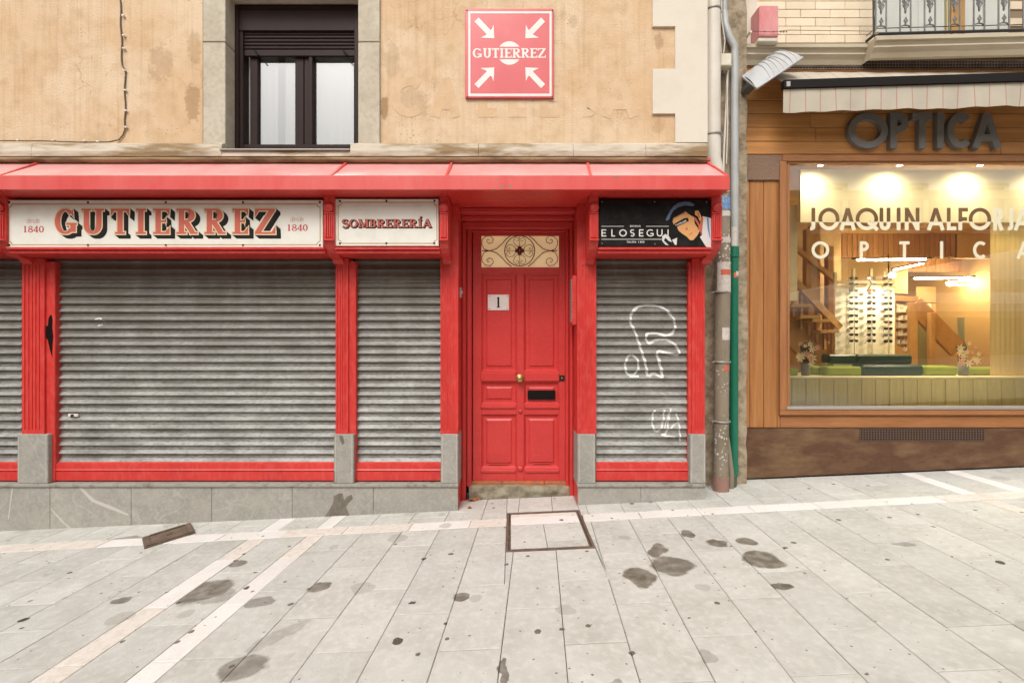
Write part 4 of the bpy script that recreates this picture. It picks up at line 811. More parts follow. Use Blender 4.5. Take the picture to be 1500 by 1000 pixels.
s2 = plate('shop_sign', 'smaller ivory sign reading SOMBRERERÍA over the narrow shutter left of the door', (491, 291.5, 642.5, 360.3), D, M['ivory'], (495.5, 296.5, 640, 356.5), [(498, 294.8), (566, 294.6), (636.5, 294.6), (498, 356.5), (566, 356.3), (636, 356.3)])
SO = []; xx = 501.5
for ch, wd in (('S', 9), ('O', 12.2), ('M', 14.6), ('B', 9.8), ('R', 11.2), ('E', 9.6), ('R', 11.2), ('E', 9.6), ('R', 11.2), ('Í', 6.0), ('A', 12.6)): SO.append((ch, xx, xx+wd)); xx += wd+1.35
mb = MB()
for k in range(4): word(mb, SO, 321.5, 333.2, D, serif, 2.7, 1.2, grow=.4*u, shift=(1.3*k/3*u, -1.3*k/3*u), lift=.0005+.0004*(3-k))
mb.build('letter_shade', M['let_dark'], s2)
mb = MB(); word(mb, SO, 321.5, 333.2, D, serif, 2.6, 1.15, lift=.0028); mb.build('lettering', M['let_red'], s2)
s3 = plate('shop_sign', 'black sign reading ELOSEGUI with a painted face in a beret, right of the door', (877.5, 293, 1043, 361.5), D, M['black_sign'], None, [])
for x, y in ((882, 295.5), (959, 295.5), (1035, 296), (882, 356.5), (959.5, 357.5)):
    mb = MB(); p = P(x, y, D); mb.lathe([(.006, 0), (.001, -.003)], p.x, p.y-.0005, p.z, 'Y', 8); mb.build('screw', M['alu'], s3)
mb = MB(); EL = [('E', 881, 888), ('L', 895.5, 901), ('O', 907, 918), ('S', 923, 929.5), ('E', 936, 942.5), ('G', 947, 957.5), ('U', 962, 970.5), ('I', 977, 980)]
word(mb, EL, 336, 346.5, D, sans, 1.6, lift=.0008)
for a, b, y in ((881, 914, 331.5), (946.5, 979.5, 331.5), (881, 970, 350.5)): mb.bp(a, y-.35, b, y+.35, D-.0012, D)
xx = 923
for ch in 'BOINAS': word(mb, [(ch, xx, xx+(.8 if ch == 'I' else 2.2))], 330, 332.6, D, sans, .5, lift=.0008); xx += 1.6 if ch == 'I' else 2.9
xx = 918
for ch in 'TOLOSA 1858':
    if ch != ' ': word(mb, [(ch, xx, xx+(.8 if ch == '1' else 1.9))], 353.2, 355.8, D, sans, .5, lift=.0008)
    xx += 2.4
mb.build('lettering', M['offwhite'], s3)
def art(pts, m, nm, k, par=s3): mb = MB(); mb.poly([P(970+a/12.5, 285+b/12.5, D-.0006-.0005*k) for a, b in pts]); return mb.build(nm, m, par)
skin = mat('print_skin', (.68, .36, .13), rough=.5, col2=(.62, .28, .10), scale=60); shade = mat('print_orange_red', (.50, .11, .05), rough=.5); navy = mat('print_beret_blue', (.09, .14, .24), rough=.5); shirt = mat('print_shirt', (.62, .58, .56), rough=.5); blue = mat('print_blue', (.11, .22, .42), rough=.5)
blk = M['black_sign']
art([(60, 470), (90, 400), (150, 290), (210, 210), (300, 150), (420, 130), (520, 140), (600, 190), (560, 215), (420, 200), (300, 230), (200, 300), (160, 370), (130, 450), (95, 480)], navy, 'beret_highlight', 1)
art([(735, 395), (900, 435), (900, 965), (810, 960), (765, 900), (690, 775), (730, 740)], shirt, 'shirt', 1)
art([(815, 425), (850, 432), (865, 620), (885, 830), (862, 760), (830, 620)], blue, 'shirt_stripe', 2)
art([(700, 400), (755, 420), (735, 640), (715, 750), (690, 660)], shade, 'neck', 3)
art([(190, 490), (210, 430), (300, 380), (430, 310), (470, 350), (540, 390), (620, 430), (690, 560), (690, 660), (650, 740), (570, 835), (510, 835), (450, 770), (360, 710), (300, 660), (270, 590), (210, 550)], skin, 'face', 4)
art([(190, 470), (270, 400), (420, 310), (440, 345), (330, 375), (230, 430)], shade, 'forehead_shade', 5)
art([(570, 400), (620, 430), (700, 570), (690, 660), (650, 640), (655, 560), (600, 480)], shade, 'cheek_shade', 6)
art([(440, 310), (590, 290), (600, 400), (540, 380), (480, 350)], blk, 'hair', 7)
art([(600, 300), (660, 290), (705, 370), (715, 440), (690, 490), (650, 400), (600, 370)], skin, 'ear', 8)
art([(635, 320), (672, 340), (690, 420), (672, 440), (655, 370)], shade, 'ear_shade', 9)
art([(585, 450), (620, 500), (665, 580), (660, 620), (600, 530)], blk, 'jaw_line', 9)
art([(215, 540), (400, 435), (470, 425), (490, 480), (300, 570), (250, 610)], blk, 'band', 10)
mb = MB(); ca, sa = math.cos(R(25)), math.sin(R(25)); o_ = P(970+245/12.5, 285+585/12.5, D)
xx = 0
for ch in 'TXAPELDUN': lay(mb, sans(ch, 1.5*u, 2.3*u, .5*u), xx*u, 0, D, lift=.0062, f=lambda x, z: (o_.x+x*ca-z*sa, o_.z+x*sa+z*ca)); xx += 1.95
mb.build('band_lettering', M['offwhite'], s3)
art([(440, 600), (475, 620), (455, 655), (425, 640)], shade, 'nose', 6); art([(490, 735), (530, 700), (555, 680), (545, 715), (500, 745)], shade, 'mouth', 6)
art([(0, 760), (60, 720), (130, 770), (180, 870), (120, 850), (60, 790), (30, 840), (120, 930), (60, 920), (0, 850)], shirt, 'drawn_hand', 2)
art([(180, 830), (275, 790), (265, 920), (235, 925)], shirt, 'drawn_cuff', 2)
# ================================================================== STONE PLINTH
pl = root('stone_plinth', 'grey stone plinth with four pilaster blocks along the foot of the shop front', 'plinth', (-1, 4.3, 0))
zl1, zl0 = wz(709, 4.15), wz(713.5, 4.15)
for a, b in ((-7, -3.6), (-3.6, -1.95), (-1.95, wx(671.5, 4.15)), (wx(846, 4.15), wx(1034.5, 4.15))):
    mb = MB(); mb.box(a, b-.002, 4.15, 4.48 if a < .4 else 4.6, zl0, zl1, .004); mb.build('ledge_stone', M['granite_edge'], pl)
ej = [-1000, -163, -45, 73, 192, 310, 428, 547, 671]
for a, b in list(zip(ej, ej[1:]))+[(846.5, 939), (939, 1033.5)]:
    xa, xb = max(wx(a, 4.165), -7), wx(b, 4.165); mb = MB(); mb.box(xa+.0012, xb-.0012, 4.165, 4.48 if a < 800 else 4.6, G(xa, 4.2)-.10, zl0-.001, .003); mb.build('plinth_stone', M['granite'], pl)
for a, b in ((25, 70), (489, 518), (645.5, 671), (846, 872.5), (1011, 1034)):
    mb = MB(); xa, xb = wx(a, 4.165), wx(b, 4.165); za, zb_ = zl1+.001, wz(636, 4.165)
    bk = 4.235 if a < 600 or a > 1000 else 4.44
    mb.box(xa, xb, 4.165, bk, za, zb_, .005); blk_ = mb.build('pilaster_block', M['granite'], pl)
    mb = MB(); t = .016; i_ = .012
    for q in ((xa+i_, xa+i_+.006, za+.01, zb_-.01), (xb-i_-.006, xb-i_, za+.01, zb_-.01)): mb.box(q[0], q[1], 4.1635, 4.166, q[2], q[3])
    mb.build('chiselled_edge', mat('pale_chiselled_edge', (.44, .42, .37), rough=.8) if a == 25 else bpy.data.materials['pale_chiselled_edge'], blk_)
# damp blotches on the plinth
dm_ = mat('damp_stone', (.125, .105, .08), rough=.6, col2=(.20, .18, .15), scale=20); mb = MB()
for pts in ([(476, 756), (483, 745), (488, 736), (489, 726), (497, 722), (502, 722), (504, 732), (508, 727), (515, 724), (517, 730), (511, 736), (507, 742), (512, 755)],): pxpoly(mb, pts, 4.1642)
mb.build('damp_patch', dm_, pl); mb = MB(); pxpoly(mb, [(497, 637), (502, 638), (504.5, 648), (502, 652), (498, 645)], 4.1642)
mb.build('damp_patch', dm_, pl); mb = MB(); pxpoly(mb, [(489.3, 690), (492, 691), (493, 707), (489.3, 707)], 4.1642)
mb.build('damp_patch', dm_, pl)
vm_ = mat('pale_vein', (.50, .47, .42), rough=.8); mb = MB(); pxpoly(mb, [(116, 714.5), (120, 714.5), (138, 731), (166, 742), (189, 753), (188, 755), (160, 745), (134, 734)], 4.1644); mb.build('quartz_vein', vm_, pl); mb = MB(); pxpoly(mb, [(73.5, 744), (75, 744), (96, 766), (105, 773), (100, 773), (88, 762)], 4.1644); mb.build('quartz_vein', vm_, pl); mb = MB(); pxpoly(mb, [(17, 714.5), (19, 714.5), (13, 760), (11.5, 760)], 4.1644)
mb.build('quartz_vein', vm_, pl)
# ================================================================== ROLLER SHUTTERS
PITCH, SD = .0777, 4.25
PROF = [(1.0, .002), (.97, .016), (.88, .019), (.70, .017), (.56, .013), (.54, .018), (.50, .018), (.46, .009), (.30, .002), (.16, -.006), (.07, -.011), (.03, -.010), (.0, .002)]
def slat_depth(z, z0):
    t = ((z-z0)/PITCH) % 1.0
    for (a, da), (b, db) in zip(PROF, PROF[1:]):
        if a >= t >= b: k = (t-b)/(a-b); return SD+db+(da-db)*k
    return SD
def shutter(pa, pb, label):
    z0 = wz(676.5, SD); z1 = 2.21; xa, xb = wx(pa, SD)-.012, wx(pb, SD)+.012
    o = root('roller_shutter', label, 'roller shutter', ((xa+xb)/2, SD, z0), 'galvanised roller shutters closed over the shop windows')
    mb = MB(); mb.sweepx([(SD+d_, z0+t*PITCH) for t, d_ in PROF]+[(SD+.022, z0), (SD+.022, z0+PITCH*.99)], xa, xb, 1, 0, False)
    s0 = centred('slat', mb, M['shutter'], o); n = int((z1-z0)/PITCH)+1
    for i in range(1, n):
        c_ = dup(s0, o, s0.location+Vector((random.uniform(-.001, .001), random.uniform(-.0012, .0012), PITCH*i)))
    mb = MB(); mb.box(xa-.03, xb+.03, SD+.035, SD+.05, z0-.02, z1+.02); mb.build('backing', M['dark'], o)
    return o, z0, xa, xb
shutter(-330, 30.5, 'galvanised roller shutter cut by the left edge of the photo')
shb, zsb, _, _ = shutter(81, 490, 'widest galvanised roller shutter, below the GUTIERREZ sign')
shutter(522, 644, 'narrow galvanised roller shutter between big shutter and red door')
sh4, zs4, _, _ = shutter(875, 1008.5, 'narrow galvanised roller shutter with white graffiti, right of the door')
mb = MB()
for a, b in ((-40, 0),): pass
def graf(mb, pts, wpx, z0, lift=.0012):
    # densify with Catmull-Rom and drape over the slats
    P2 = [Vector(p) for p in pts]; out = []
    for i in range(len(P2)-1):
        p0, p1, p2, p3 = P2[max(i-1, 0)], P2[i], P2[i+1], P2[min(i+2, len(P2)-1)]; n = max(3, int((p2-p1).length/.6))
        for k in range(n):
            t = k/n; out.append(.5*((2*p1)+(-p0+p2)*t+(2*p0-5*p1+4*p2-p3)*t*t+(-p0+3*p1-3*p2+p3)*t**3))
    out.append(P2[-1]); wl_ = [wpx*1.8*(.8+.3*mnoise.noise(Vector((i*.08, wpx, 2)))) for i in range(len(out))]
    qs = strip([(p.x, p.y) for p in out], wl_)
    for q in qs:
        m_ = 4; vs = []
        for s_ in range(m_+1):
            t = s_/m_
            for a, b in ((q[0], q[3]), (q[1], q[2])):
                x, y = a[0]+(b[0]-a[0])*t, a[1]+(b[1]-a[1])*t; zz = wz(y, SD); d = slat_depth(zz, z0)-lift; vs.append((wx(x, SD), d, zz))
        mb.add(vs, [(2*i, 2*i+1, 2*i+3, 2*i+2) for i in range(m_)])
mb = MB()
for pts, wd in (([(949, 551), (945, 530), (937, 505), (930, 485), (924, 472), (926, 458), (936, 449), (952, 447), (970, 450), (982, 460), (989, 473), (986, 487), (975, 491), (960, 488), (947, 490), (950, 502), (962, 498), (978, 498), (992, 508), (994, 519), (978, 517), (963, 515), (966, 530), (970, 551), (958, 547), (950, 551)], 2.5),
                ([(925, 519), (919, 524), (916, 535), (919, 547), (928, 549), (935, 540), (934, 527), (926, 519)], 2.2), ([(922, 551), (936, 551)], 2),
                ([(959, 600), (956, 612), (957, 626), (964, 632), (971, 620), (973, 600)], 2), ([(982, 602), (979, 620), (976, 634), (970, 637), (990, 640)], 1.8), ([(991, 606), (995, 622), (997, 646)], 1.8), ([(975, 634), (988, 622), (1003, 616)], 1.6), ([(983, 598), (973, 628)], 1.4)):
    graf(mb, pts, wd, zs4)
mb.build('graffiti', M['spray'], sh4)
mb = MB(); graf(mb, [(140, 468), (147, 466), (151, 470)], 1.6, zsb); graf(mb, [(143, 477), (149, 475)], 1.4, zsb); mb.build('paint_dab', M['spray'], shb)
mb = MB(); pk = P(107, 608, SD-.01); mb.box(pk.x-.045, pk.x+.045, SD-.014, SD, pk.z-.014, pk.z+.014, .003); mb.build('lock_plate', M['sign_white'], shb)
mb = MB(); mb.lathe([(.012, 0), (.012, -.01), (.004, -.012)], pk.x, SD-.0145, pk.z, 'Y', 10); mb.build('keyhole', M['screw'], shb)
# ================================================================== FRONT DOOR
DD = 4.56
dr = root('front_door', 'red six-panelled front door with scrolled transom light and house number 1', 'door', (.07, DD, .03))
mb = MB()
def dbx(a, b, c_, d_, f=DD, bk=4.61, bev=.003): mb.bp(a, b, c_, d_, f, bk, bev)
xs = [(692.5, 705), (757, 767.5), (819, 828)]
dbx(692.5, 340, 705, 704); dbx(819, 340, 828, 704); dbx(757, 401.6, 767.5, 704)
for y0, y1 in ((340, 345), (391.5, 401.5), (544, 560), (592, 607), (685.5, 704)):
    if y0 < 392: dbx(705.05, y0, 818.95, y1)
    else: dbx(705.05, y0, 756.95, y1); dbx(767.55, y0, 818.95, y1)
mb.build('leaf', M['red_door'], dr)
mb = MB(); mb.box(RX0, RX1, 4.625, 4.64, -.1, 2.72); mb.build('backing', M['dark'], dr)
def panel(x0, y0, x1, y1, nm='panel'):
    mb = MB(); r = [(0, 0, .010), (3.0, 3.0, .032), (6.5, 6.5, .032), (9.0, 9.0, .020)]
    vs = []
    for dx, dy, d_ in r:
        vs += [P(x0+dx, y0+dy, DD).to_tuple(), P(x1-dx, y0+dy, DD).to_tuple(), P(x1-dx, y1-dy, DD).to_tuple(), P(x0+dx, y1-dy, DD).to_tuple()]
        for i in range(-4, 0): vs[i] = (vs[i][0], DD+d_-.008, vs[i][2])
    fs = [(k*4+i, k*4+(i+1) % 4, k*4+4+(i+1) % 4, k*4+4+i) for k in range(3) for i in range(4)]+[(12, 13, 14, 15)]
    mb.add(vs, fs); return mb.build(nm, M['red_door'], dr)
pls = [panel(705, 401.5, 757, 544), panel(767.5, 401.5, 819, 544), panel(705, 560, 757, 592), panel(767.5, 560, 819, 592), panel(705, 607, 757, 685.5), panel(767.5, 607, 819, 685.5)]
# raised mouldings crossing the rails
for a, y0, b, y1 in ((703.5, 545.5, 756, 558.5), (768.5, 545.5, 819.5, 558.5), (703.5, 593.5, 756, 598.5), (768.5, 593.5, 819.5, 598.5), (703.5, 687.5, 756, 692.5), (768.5, 687.5, 819.5, 692.5)):
    mb = MB(); mb.bp(a, y0, b, y1, DD-.014, DD+.002, .009); mb.build('rail_moulding', M['red_door'], dr)
mb = MB(); mb.lathe([(wx(760, DD)*0+.022, 0), (.020, -.012), (.008, -.016)], wx(762.2, DD), DD, wz(602, DD), 'Y', 16); mb.lathe([(.030, 0), (.026, -.012), (.010, -.016)], wx(762.2, DD), DD, wz(686, DD), 'Y', 16); mb.build('stile_boss', M['red_door'], dr)
for k in range(6):
    mb = MB(); y = 664+k*2.9; mb.bp(715.5, y, 744.5, y+1.6, DD+.008, DD+.016, .001); mb.build('louvre', M['red_door'], pls[4])
for k in range(4):
    mb = MB(); y = 667+k*3.6; mb.bp(779+k*.6, y, 806, y+1.3, DD+.009, DD+.016, .001); mb.build('louvre', M['red_door'], pls[5])
mb = MB(); mb.bp(773, 571.5, 813.5, 585, DD+.002, DD+.014, .002); ms = mb.build('letter_slot', M['black'], dr)
mb = MB(); mb.bp(775, 573.5, 811.5, 583, DD-.001, DD+.003, .002); mb.build('flap', M['black'], ms)
kx, kz = wx(761.5, DD), wz(554, DD)
mb = MB(); mb.lathe([(.044, 0), (.044, -.004), (.036, -.009), (.016, -.011), (.014, -.024), (.030, -.032), (.036, -.042), (.034, -.052), (.020, -.060), (.001, -.062)], kx, DD-.014, kz, 'Y', 28); mb.build('knob', M['brass'], dr)
mb = MB(); mb.bp(819, 549.5, 827, 558, DD-.008, DD, .002); lk = mb.build('lock', M['screw'], dr)
mb = MB(); mb.lathe([(.009, 0), (.007, -.006), (.003, -.007)], wx(823, DD), DD-.0085, wz(553.5, DD), 'Y', 12); mb.build('keyhole', M['brass'], lk)
# house number
hn = root('house_number', 'small white enamel plate with a black number 1 screwed to the red door', 'number plate', P(730, 455, DD))
mb = MB(); mb.bp(714.5, 431.5, 745.5, 454.5, DD+.004, DD+.014, .003); mb.build('plate', M['sign_white'], hn)
mb = MB(); word(mb, [('1', 726.5, 733.5)], 435, 450.5, DD+.004, serif, 2.6, 1.1, lift=.0006); mb.build('digit', M['black'], hn)
for x, y in ((742.8, 433.7), (742.8, 452.5), (717, 452.5), (717, 433.7)):
    mb = MB(); p = P(x, y, DD); mb.lathe([(.005, 0), (.002, -.003)], p.x, DD+.0035, p.z, 'Y', 8); mb.build('screw', M['screw'], hn)
# transom
TG = DD+.030
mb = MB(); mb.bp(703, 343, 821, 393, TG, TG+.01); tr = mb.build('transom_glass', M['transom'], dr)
mb = MB(); TD = DD+.008
def tb(pts, r=.0035): mb.tube([P(a, b, TD) for a, b in pts], r, 6)
def ar(cx, cy, r0, r1, a0, a1, n=26): return [(cx+(r0+(r1-r0)*i/n)*math.cos(R(a0+(a1-a0)*i/n)), cy-(r0+(r1-r0)*i/n)*math.sin(R(a0+(a1-a0)*i/n))) for i in range(n+1)]
cx, cy = 761.3, 367.3
tb(ar(cx, cy, 22, 22, 0, 360, 40), .0045)
for sx in (1, -1):
    for sy in (1, -1):
        f = lambda pts: [(cx+sx*(a-cx), cy+sy*(b-cy)) for a, b in pts]
        tb(f([(cx+55, cy), (cx+44, cy+.3), (cx+34, cy-3), (cx+26, cy-10), (cx+20, cy-17), (cx+12, cy-23)]), .0045)
        tb(f([(cx+44, cy+.5), (cx+52, cy-2.5), (cx+55.5, cy-9), (cx+55, cy-16), (cx+50, cy-21), (cx+43, cy-22), (cx+38.5, cy-17), (cx+40, cy-12), (cx+45, cy-10.5), (cx+48.5, cy-13.5), (cx+47, cy-16.5), (cx+44.5, cy-15.5)]), .0038)
for k in range(4):
    a = 90*k; ex, ey = cx+12*math.cos(R(a)), cy-12*math.sin(R(a))
    for s_ in (1, -1):
        pts = [(cx+r_*math.cos(R(a+s_*t)), cy-r_*math.sin(R(a+s_*t))) for r_, t in ((6, 0), (8, 34), (13, 38), (18, 30), (20.5, 14), (18, 5), (14.5, 9), (14.5, 16), (16.5, 15))]
        tb(pts, .0030)
    tb([(cx+5*math.cos(R(a)), cy-5*math.sin(R(a))), (cx+22*math.cos(R(a)), cy-22*math.sin(R(a)))], .0025)
mb.build('scrollwork', M['wine'], dr)
mb = MB()
for k in range(4): p = P(cx+3.6*math.cos(R(90*k)), cy-3.6*math.sin(R(90*k)), TD); mb.lathe([(.022, 0), (.018, -.008), (.004, -.011)], p.x, p.y-.001-.0004*k, p.z, 'Y', 14)
mb.build('rosette', M['wine'], dr)
# step
sp_ = root('door_step', 'worn mossy stone step under an orange tiled sill at the red door', 'step', (.07, 4.5, -.05))
for a, b in ((688, 735), (735.5, 797), (797.5, 835)):
    mb = MB(); mb.box(wx(a, 4.53), wx(b, 4.53), 4.53, 4.64, wz(711.5, 4.53), wz(705.3, 4.53), .004); mb.build('sill_tile', M['terracotta'], sp_)
bm = bmesh.new(); bmesh.ops.create_cube(bm, size=1)
x0, x1, z1 = wx(687, 4.49), wx(838, 4.49), wz(712, 4.49)
for v in bm.verts: v.co = Vector(((x0+x1)/2+v.co.x*(x1-x0), 4.56+v.co.y*.14, z1-.09+v.co.z*.18))
bmesh.ops.subdivide_edges(bm, edges=bm.edges[:], cuts=11, use_grid_fill=True)
for v in bm.verts:
    q = Vector((v.co.x*9, v.co.y*9, v.co.z*14)); v.co.y += .018*mnoise.noise(q); v.co.z += .010*mnoise.noise(q+Vector((9, 3, 1))) if v.co.z > z1-.03 else 0
mb = MB(); bm.verts.index_update(); mb.add([v.co[:] for v in bm.verts], [[v.index for v in f.verts] for f in bm.faces]); bm.free(); mb.build('step_stone', M['step'], sp_)
# bell and intercom
bl_ = root('door_bell', 'small grey bell push on the left side of the door recess', 'bell', P(674, 428, 4.3))
mb = MB(); mb.box(RX0, RX0+.018, 4.28, 4.33, wz(436, 4.3), wz(421, 4.3), .004); mb.build('case', M['alu'], bl_); mb = MB(); mb.box(RX0+.018, RX0+.024, 4.295, 4.315, wz(430, 4.3), wz(426, 4.3), .001); mb.build('button', M['white'], bl_)
ic = root('door_intercom', 'tall narrow intercom panel in a red box on the right side of the door recess', 'intercom', P(846, 476, 4.28))
mb = MB(); mb.box(RX1-.040, RX1, 4.22, 4.38, wz(476, 4.25), wz(404, 4.25), .004); mb.build('case', M['red'], ic)
mb = MB(); mb.box(RX1-.046, RX1-.040, 4.235, 4.37, wz(472, 4.25), wz(408, 4.25), .002); mb.build('plate', M['alu'], ic)
for k in range(12): mb = MB(); y = 413+k*4.8; mb.box(RX1-.050, RX1-.046, 4.25, 4.27, wz(y+1.5, 4.25), wz(y, 4.25)); mb.build('button', M['black'], ic)
# ================================================================== GAP AND PIPES
gw = MB(); nx, nz = 8, 60; vs = []
for i in range(nx+1):
    for j in range(nz+1):
        x = wx(1030, 4.6)+.42*i/nx; z = -.2+7.4*j/nz; vs.append((x, 4.56+.035*mnoise.noise(Vector((x*7, 1, z*5)))+.02*mnoise.noise(Vector((x*22, 4, z*17))), z))
gw.add(vs, [(i*(nz+1)+j, i*(nz+1)+j+1, (i+1)*(nz+1)+j+1, (i+1)*(nz+1)+j) for i in range(nx) for j in range(nz)], True)
o = gw.build('party_wall', M['rubble'], None); tag(o, 'strip of rough mortar wall in the gap between the two buildings', 'wall')
def pipe(name, label, segs, clamps=(), base=None):
    o = root(name, label, 'pipe', base or segs[0][0][-1])
    for pts, r, m, nm in segs: mb = MB(); mb.tube(pts, r, 20); mb.build(nm, M[m], o)
    for p, r in clamps:
        mb = MB(); mb.lathe([(r, -.009), (r+.005, -.009), (r+.005, .009), (r, .009)], p.x, p.y, p.z, 'Z', 20); mb.box(p.x-r-.022, p.x-r+.004, p.y-.006, p.y+.006, p.z-.008, p.z+.008); mb.box(p.x+r-.004, p.x+r+.02, p.y-.006, p.y+.006, p.z-.008, p.z+.008); mb.build('clamp', M['clamp'], o)
    return o
PD = 4.40
g0 = gp(1057, 722)
dp = pipe('drain_pipe', 'wide cream rain pipe turning dirty brown with torn stickers beside the shop front', [
    ([Vector((wx(1043.5, PD), PD, 7)), P(1043.5, 200, PD), P(1044, 232, PD), P(1050, 262, PD), P(1057, 285, PD)], .074, 'pipe_cream', 'upper_pipe'),
    ([P(1058.5, 285, PD), P(1059.5, 390, PD)], .064, 'pipe_brown', 'lower_pipe'), ([P(1059.5, 388, PD), P(1057, 560, PD), P(1056, 700, PD)], .068, 'pipe_brown', 'lower_pipe'),
    ([P(1056, 697, PD), Vector((wx(1056, PD), PD, G(wx(1056, PD), PD)-.01))], .074, 'pipe_red', 'foot_collar')], [(P(1043.5, 17, PD), .075), (P(1044, 199, PD), .075), (P(1057, 428, PD), .069), (P(1057, 530, PD), .069), (P(1056.5, 617, PD), .069)], g0)
def sticker(par, cx, cy, r, a0, a1, z0, z1, m, nm='sticker', seed=0):
    mb = MB(); n = 10; vs = []
    for i in range(n+1):
        a = R(a0+(a1-a0)*i/n); j = .006*mnoise.noise(Vector((i*.9, seed, 3))); k = .006*mnoise.noise(Vector((i*.8, seed, 9)))
        vs += [(cx+r*math.sin(a), cy-r*math.cos(a), z0+j), (cx+r*math.sin(a), cy-r*math.cos(a), z1+k)]
    mb.add(vs, [(2*i, 2*i+1, 2*i+3, 2*i+2) for i in range(n)], True); return mb.build(nm, M[m], par)
def stick(x, y0, y1, a0, a1, m, r=.0665, lift=0, sd=0): c_ = P(x, (y0+y1)/2, PD); return sticker(dp, c_.x, PD, r+lift, a0, a1, wz(y1, PD), wz(y0, PD), m, seed=sd)
stick(1059, 291, 309, -30, 80, 'sticker_blue', sd=1); stick(1059, 311, 319, -30, 80, 'sticker_white', sd=2); stick(1059.3, 349, 357, -60, 75, 'sticker_white', sd=3); stick(1059, 385, 428, -70, 60, 'sticker_white', .0695, sd=4); stick(1059, 396, 404, -40, 50, 'sticker_red', .0700, sd=5)
stick(1058, 480, 498, -25, 40, 'sticker_white', .0705, sd=6); stick(1057, 535, 542, -10, 50, 'sticker_red', .0700, sd=7)
PG = 4.52; dx = 0
gpz = pipe('drain_pipe', 'thin grey pipe painted green below, running down the edge of the timber shop front', [
    ([P(1061, -120, PG+.03), P(1061, 20, PG+.03)], .026, 'pipe_grey', 'top_pipe'), ([P(1061, 18, PG+.03), P(1062, 36, PG+.02), P(1068, 54, PG), P(1075.5, 68, PG), P(1076, 80, PG)], .034, 'pipe_grey', 'bend'),
    ([P(1076, 76, PG), P(1076, 365, PG)], .037, 'pipe_grey', 'middle_pipe'), ([P(1075.5, 366, PG), P(1075, 697, PG)], .039, 'pipe_green', 'lower_pipe'), ([P(1075.5, 362, PG), P(1075.5, 377, PG)], .046, 'pipe_green', 'socket'), ([P(1075, 682, PG), P(1075, 689, PG)], .044, 'pipe_green', 'socket')], [], gp(1076, 715))
sticker(gpz, wx(1075.5, PG), PG, .0380, -70, 70, wz(361, PG), wz(333, PG), 'sticker_white', seed=11); sticker(gpz, wx(1075.5, PG), PG, .0400, -30, 60, wz(407, PG), wz(400, PG), 'sticker_red', seed=12); sticker(gpz, wx(1075.5, PG), PG, .0402, 0, 65, wz(404, PG), wz(398, PG), 'sticker_white', seed=13)
mb = MB(); pb = gp(1077, 716); mb.box(pb.x-.05, pb.x+.045, PG-.06, PG+.06, pb.z-.01, wz(693, PG), .02); mb.build('foot_box', mat('dirty_green_box', (.04, .085, .055), rough=.7, col2=(.10, .10, .07), scale=20), gpz)
mb = MB(); mb.tube([P(1064, 640, 4.46), P(1067, 660, 4.45), P(1071, 690, 4.45), Vector((wx(1071, 4.45), 4.45, G(2.14, 4.45)-.01))], .026, 12); o = mb.build('grey_hose', M['pipe_brown'], None); tag(o, 'short dark grey hose rising between the brown pipe and the green pipe foot', 'hose')
jb = root('junction_box', 'square cream cable junction box between the wide and the thin pipe', 'junction box', P(1064, 98, 4.45)); mb = MB(); mb.bp(1055, 78, 1072, 97, 4.43, 4.56, .006); mb.build('case', M['cream_pl'], jb); mb = MB(); mb.bp(1056.5, 79.5, 1070.5, 95.5, 4.425, 4.4295, .002); mb.build('cover', M['cream_pl'], jb)
cbs = root('hanging_cables', 'bundle of thin grey cables running down the gap beside the wide cream pipe', 'cable', P(1062, 240, 4.5))
for pts, r in (([P(1057, -60, 4.5), P(1057, 30, 4.5), P(1062, 60, 4.5), P(1060, 78, 4.5)], .006), ([P(1053, -60, 4.5), P(1054, 40, 4.5), P(1056, 78, 4.5)], .008), ([P(1066, 97, 4.5), P(1064, 150, 4.5), P(1060, 225, 4.5), P(1059, 300, 4.5)], .011), ([P(1058, 97, 4.5), P(1060, 120, 4.5), P(1056, 130, 4.5)], .004), ([P(1065, 126, 4.47), P(1066, 180, 4.48), P(1064, 240, 4.5)], .006)):
    mb = MB(); mb.tube(pts, r, 8); mb.build('cable', M['pipe_cream'] if r > .005 else M['cable'], cbs)
# ================================================================== RIGHT BUILDING
BD = 4.70; XE = 8.2; xL = wx(1083, BD)
rb = root('brick_building', 'cream glazed brick building with a stone cornice above the optician', 'building', (4, 5.2, 0))
zb0 = wz(66, BD)
mb = MB(); mb.box(xL, wx(1108, BD), BD-.012, 5.0, zb0, 7.2); mb.build('edge_strip', M['whitewash'], rb)
mb = MB(); mb.box(wx(1108, BD), XE, BD+.012, 5.0, zb0, 7.2); mb.build('wall', M['mortar'], rb)
bh, bw_, d = .0865, .305, BD
mb = MB(); mb.box(0, bw_-.005, d, d+.03, 0, bh-.005, .002); pb = centred('brick', mb, M['brick'], rb); pb0 = pb.location.copy(); first = True
mb = MB(); mb.box(0, bw_/2-.005, d, d+.03, 0, bh-.005, .002); ph = centred('brick', mb, M['brick'], rb); ph0 = ph.location.copy(); firsth = True
dl, drr = wx(1283, 4.7), wx(1478, 4.7); x00 = wx(1108, d)
cnt = 0
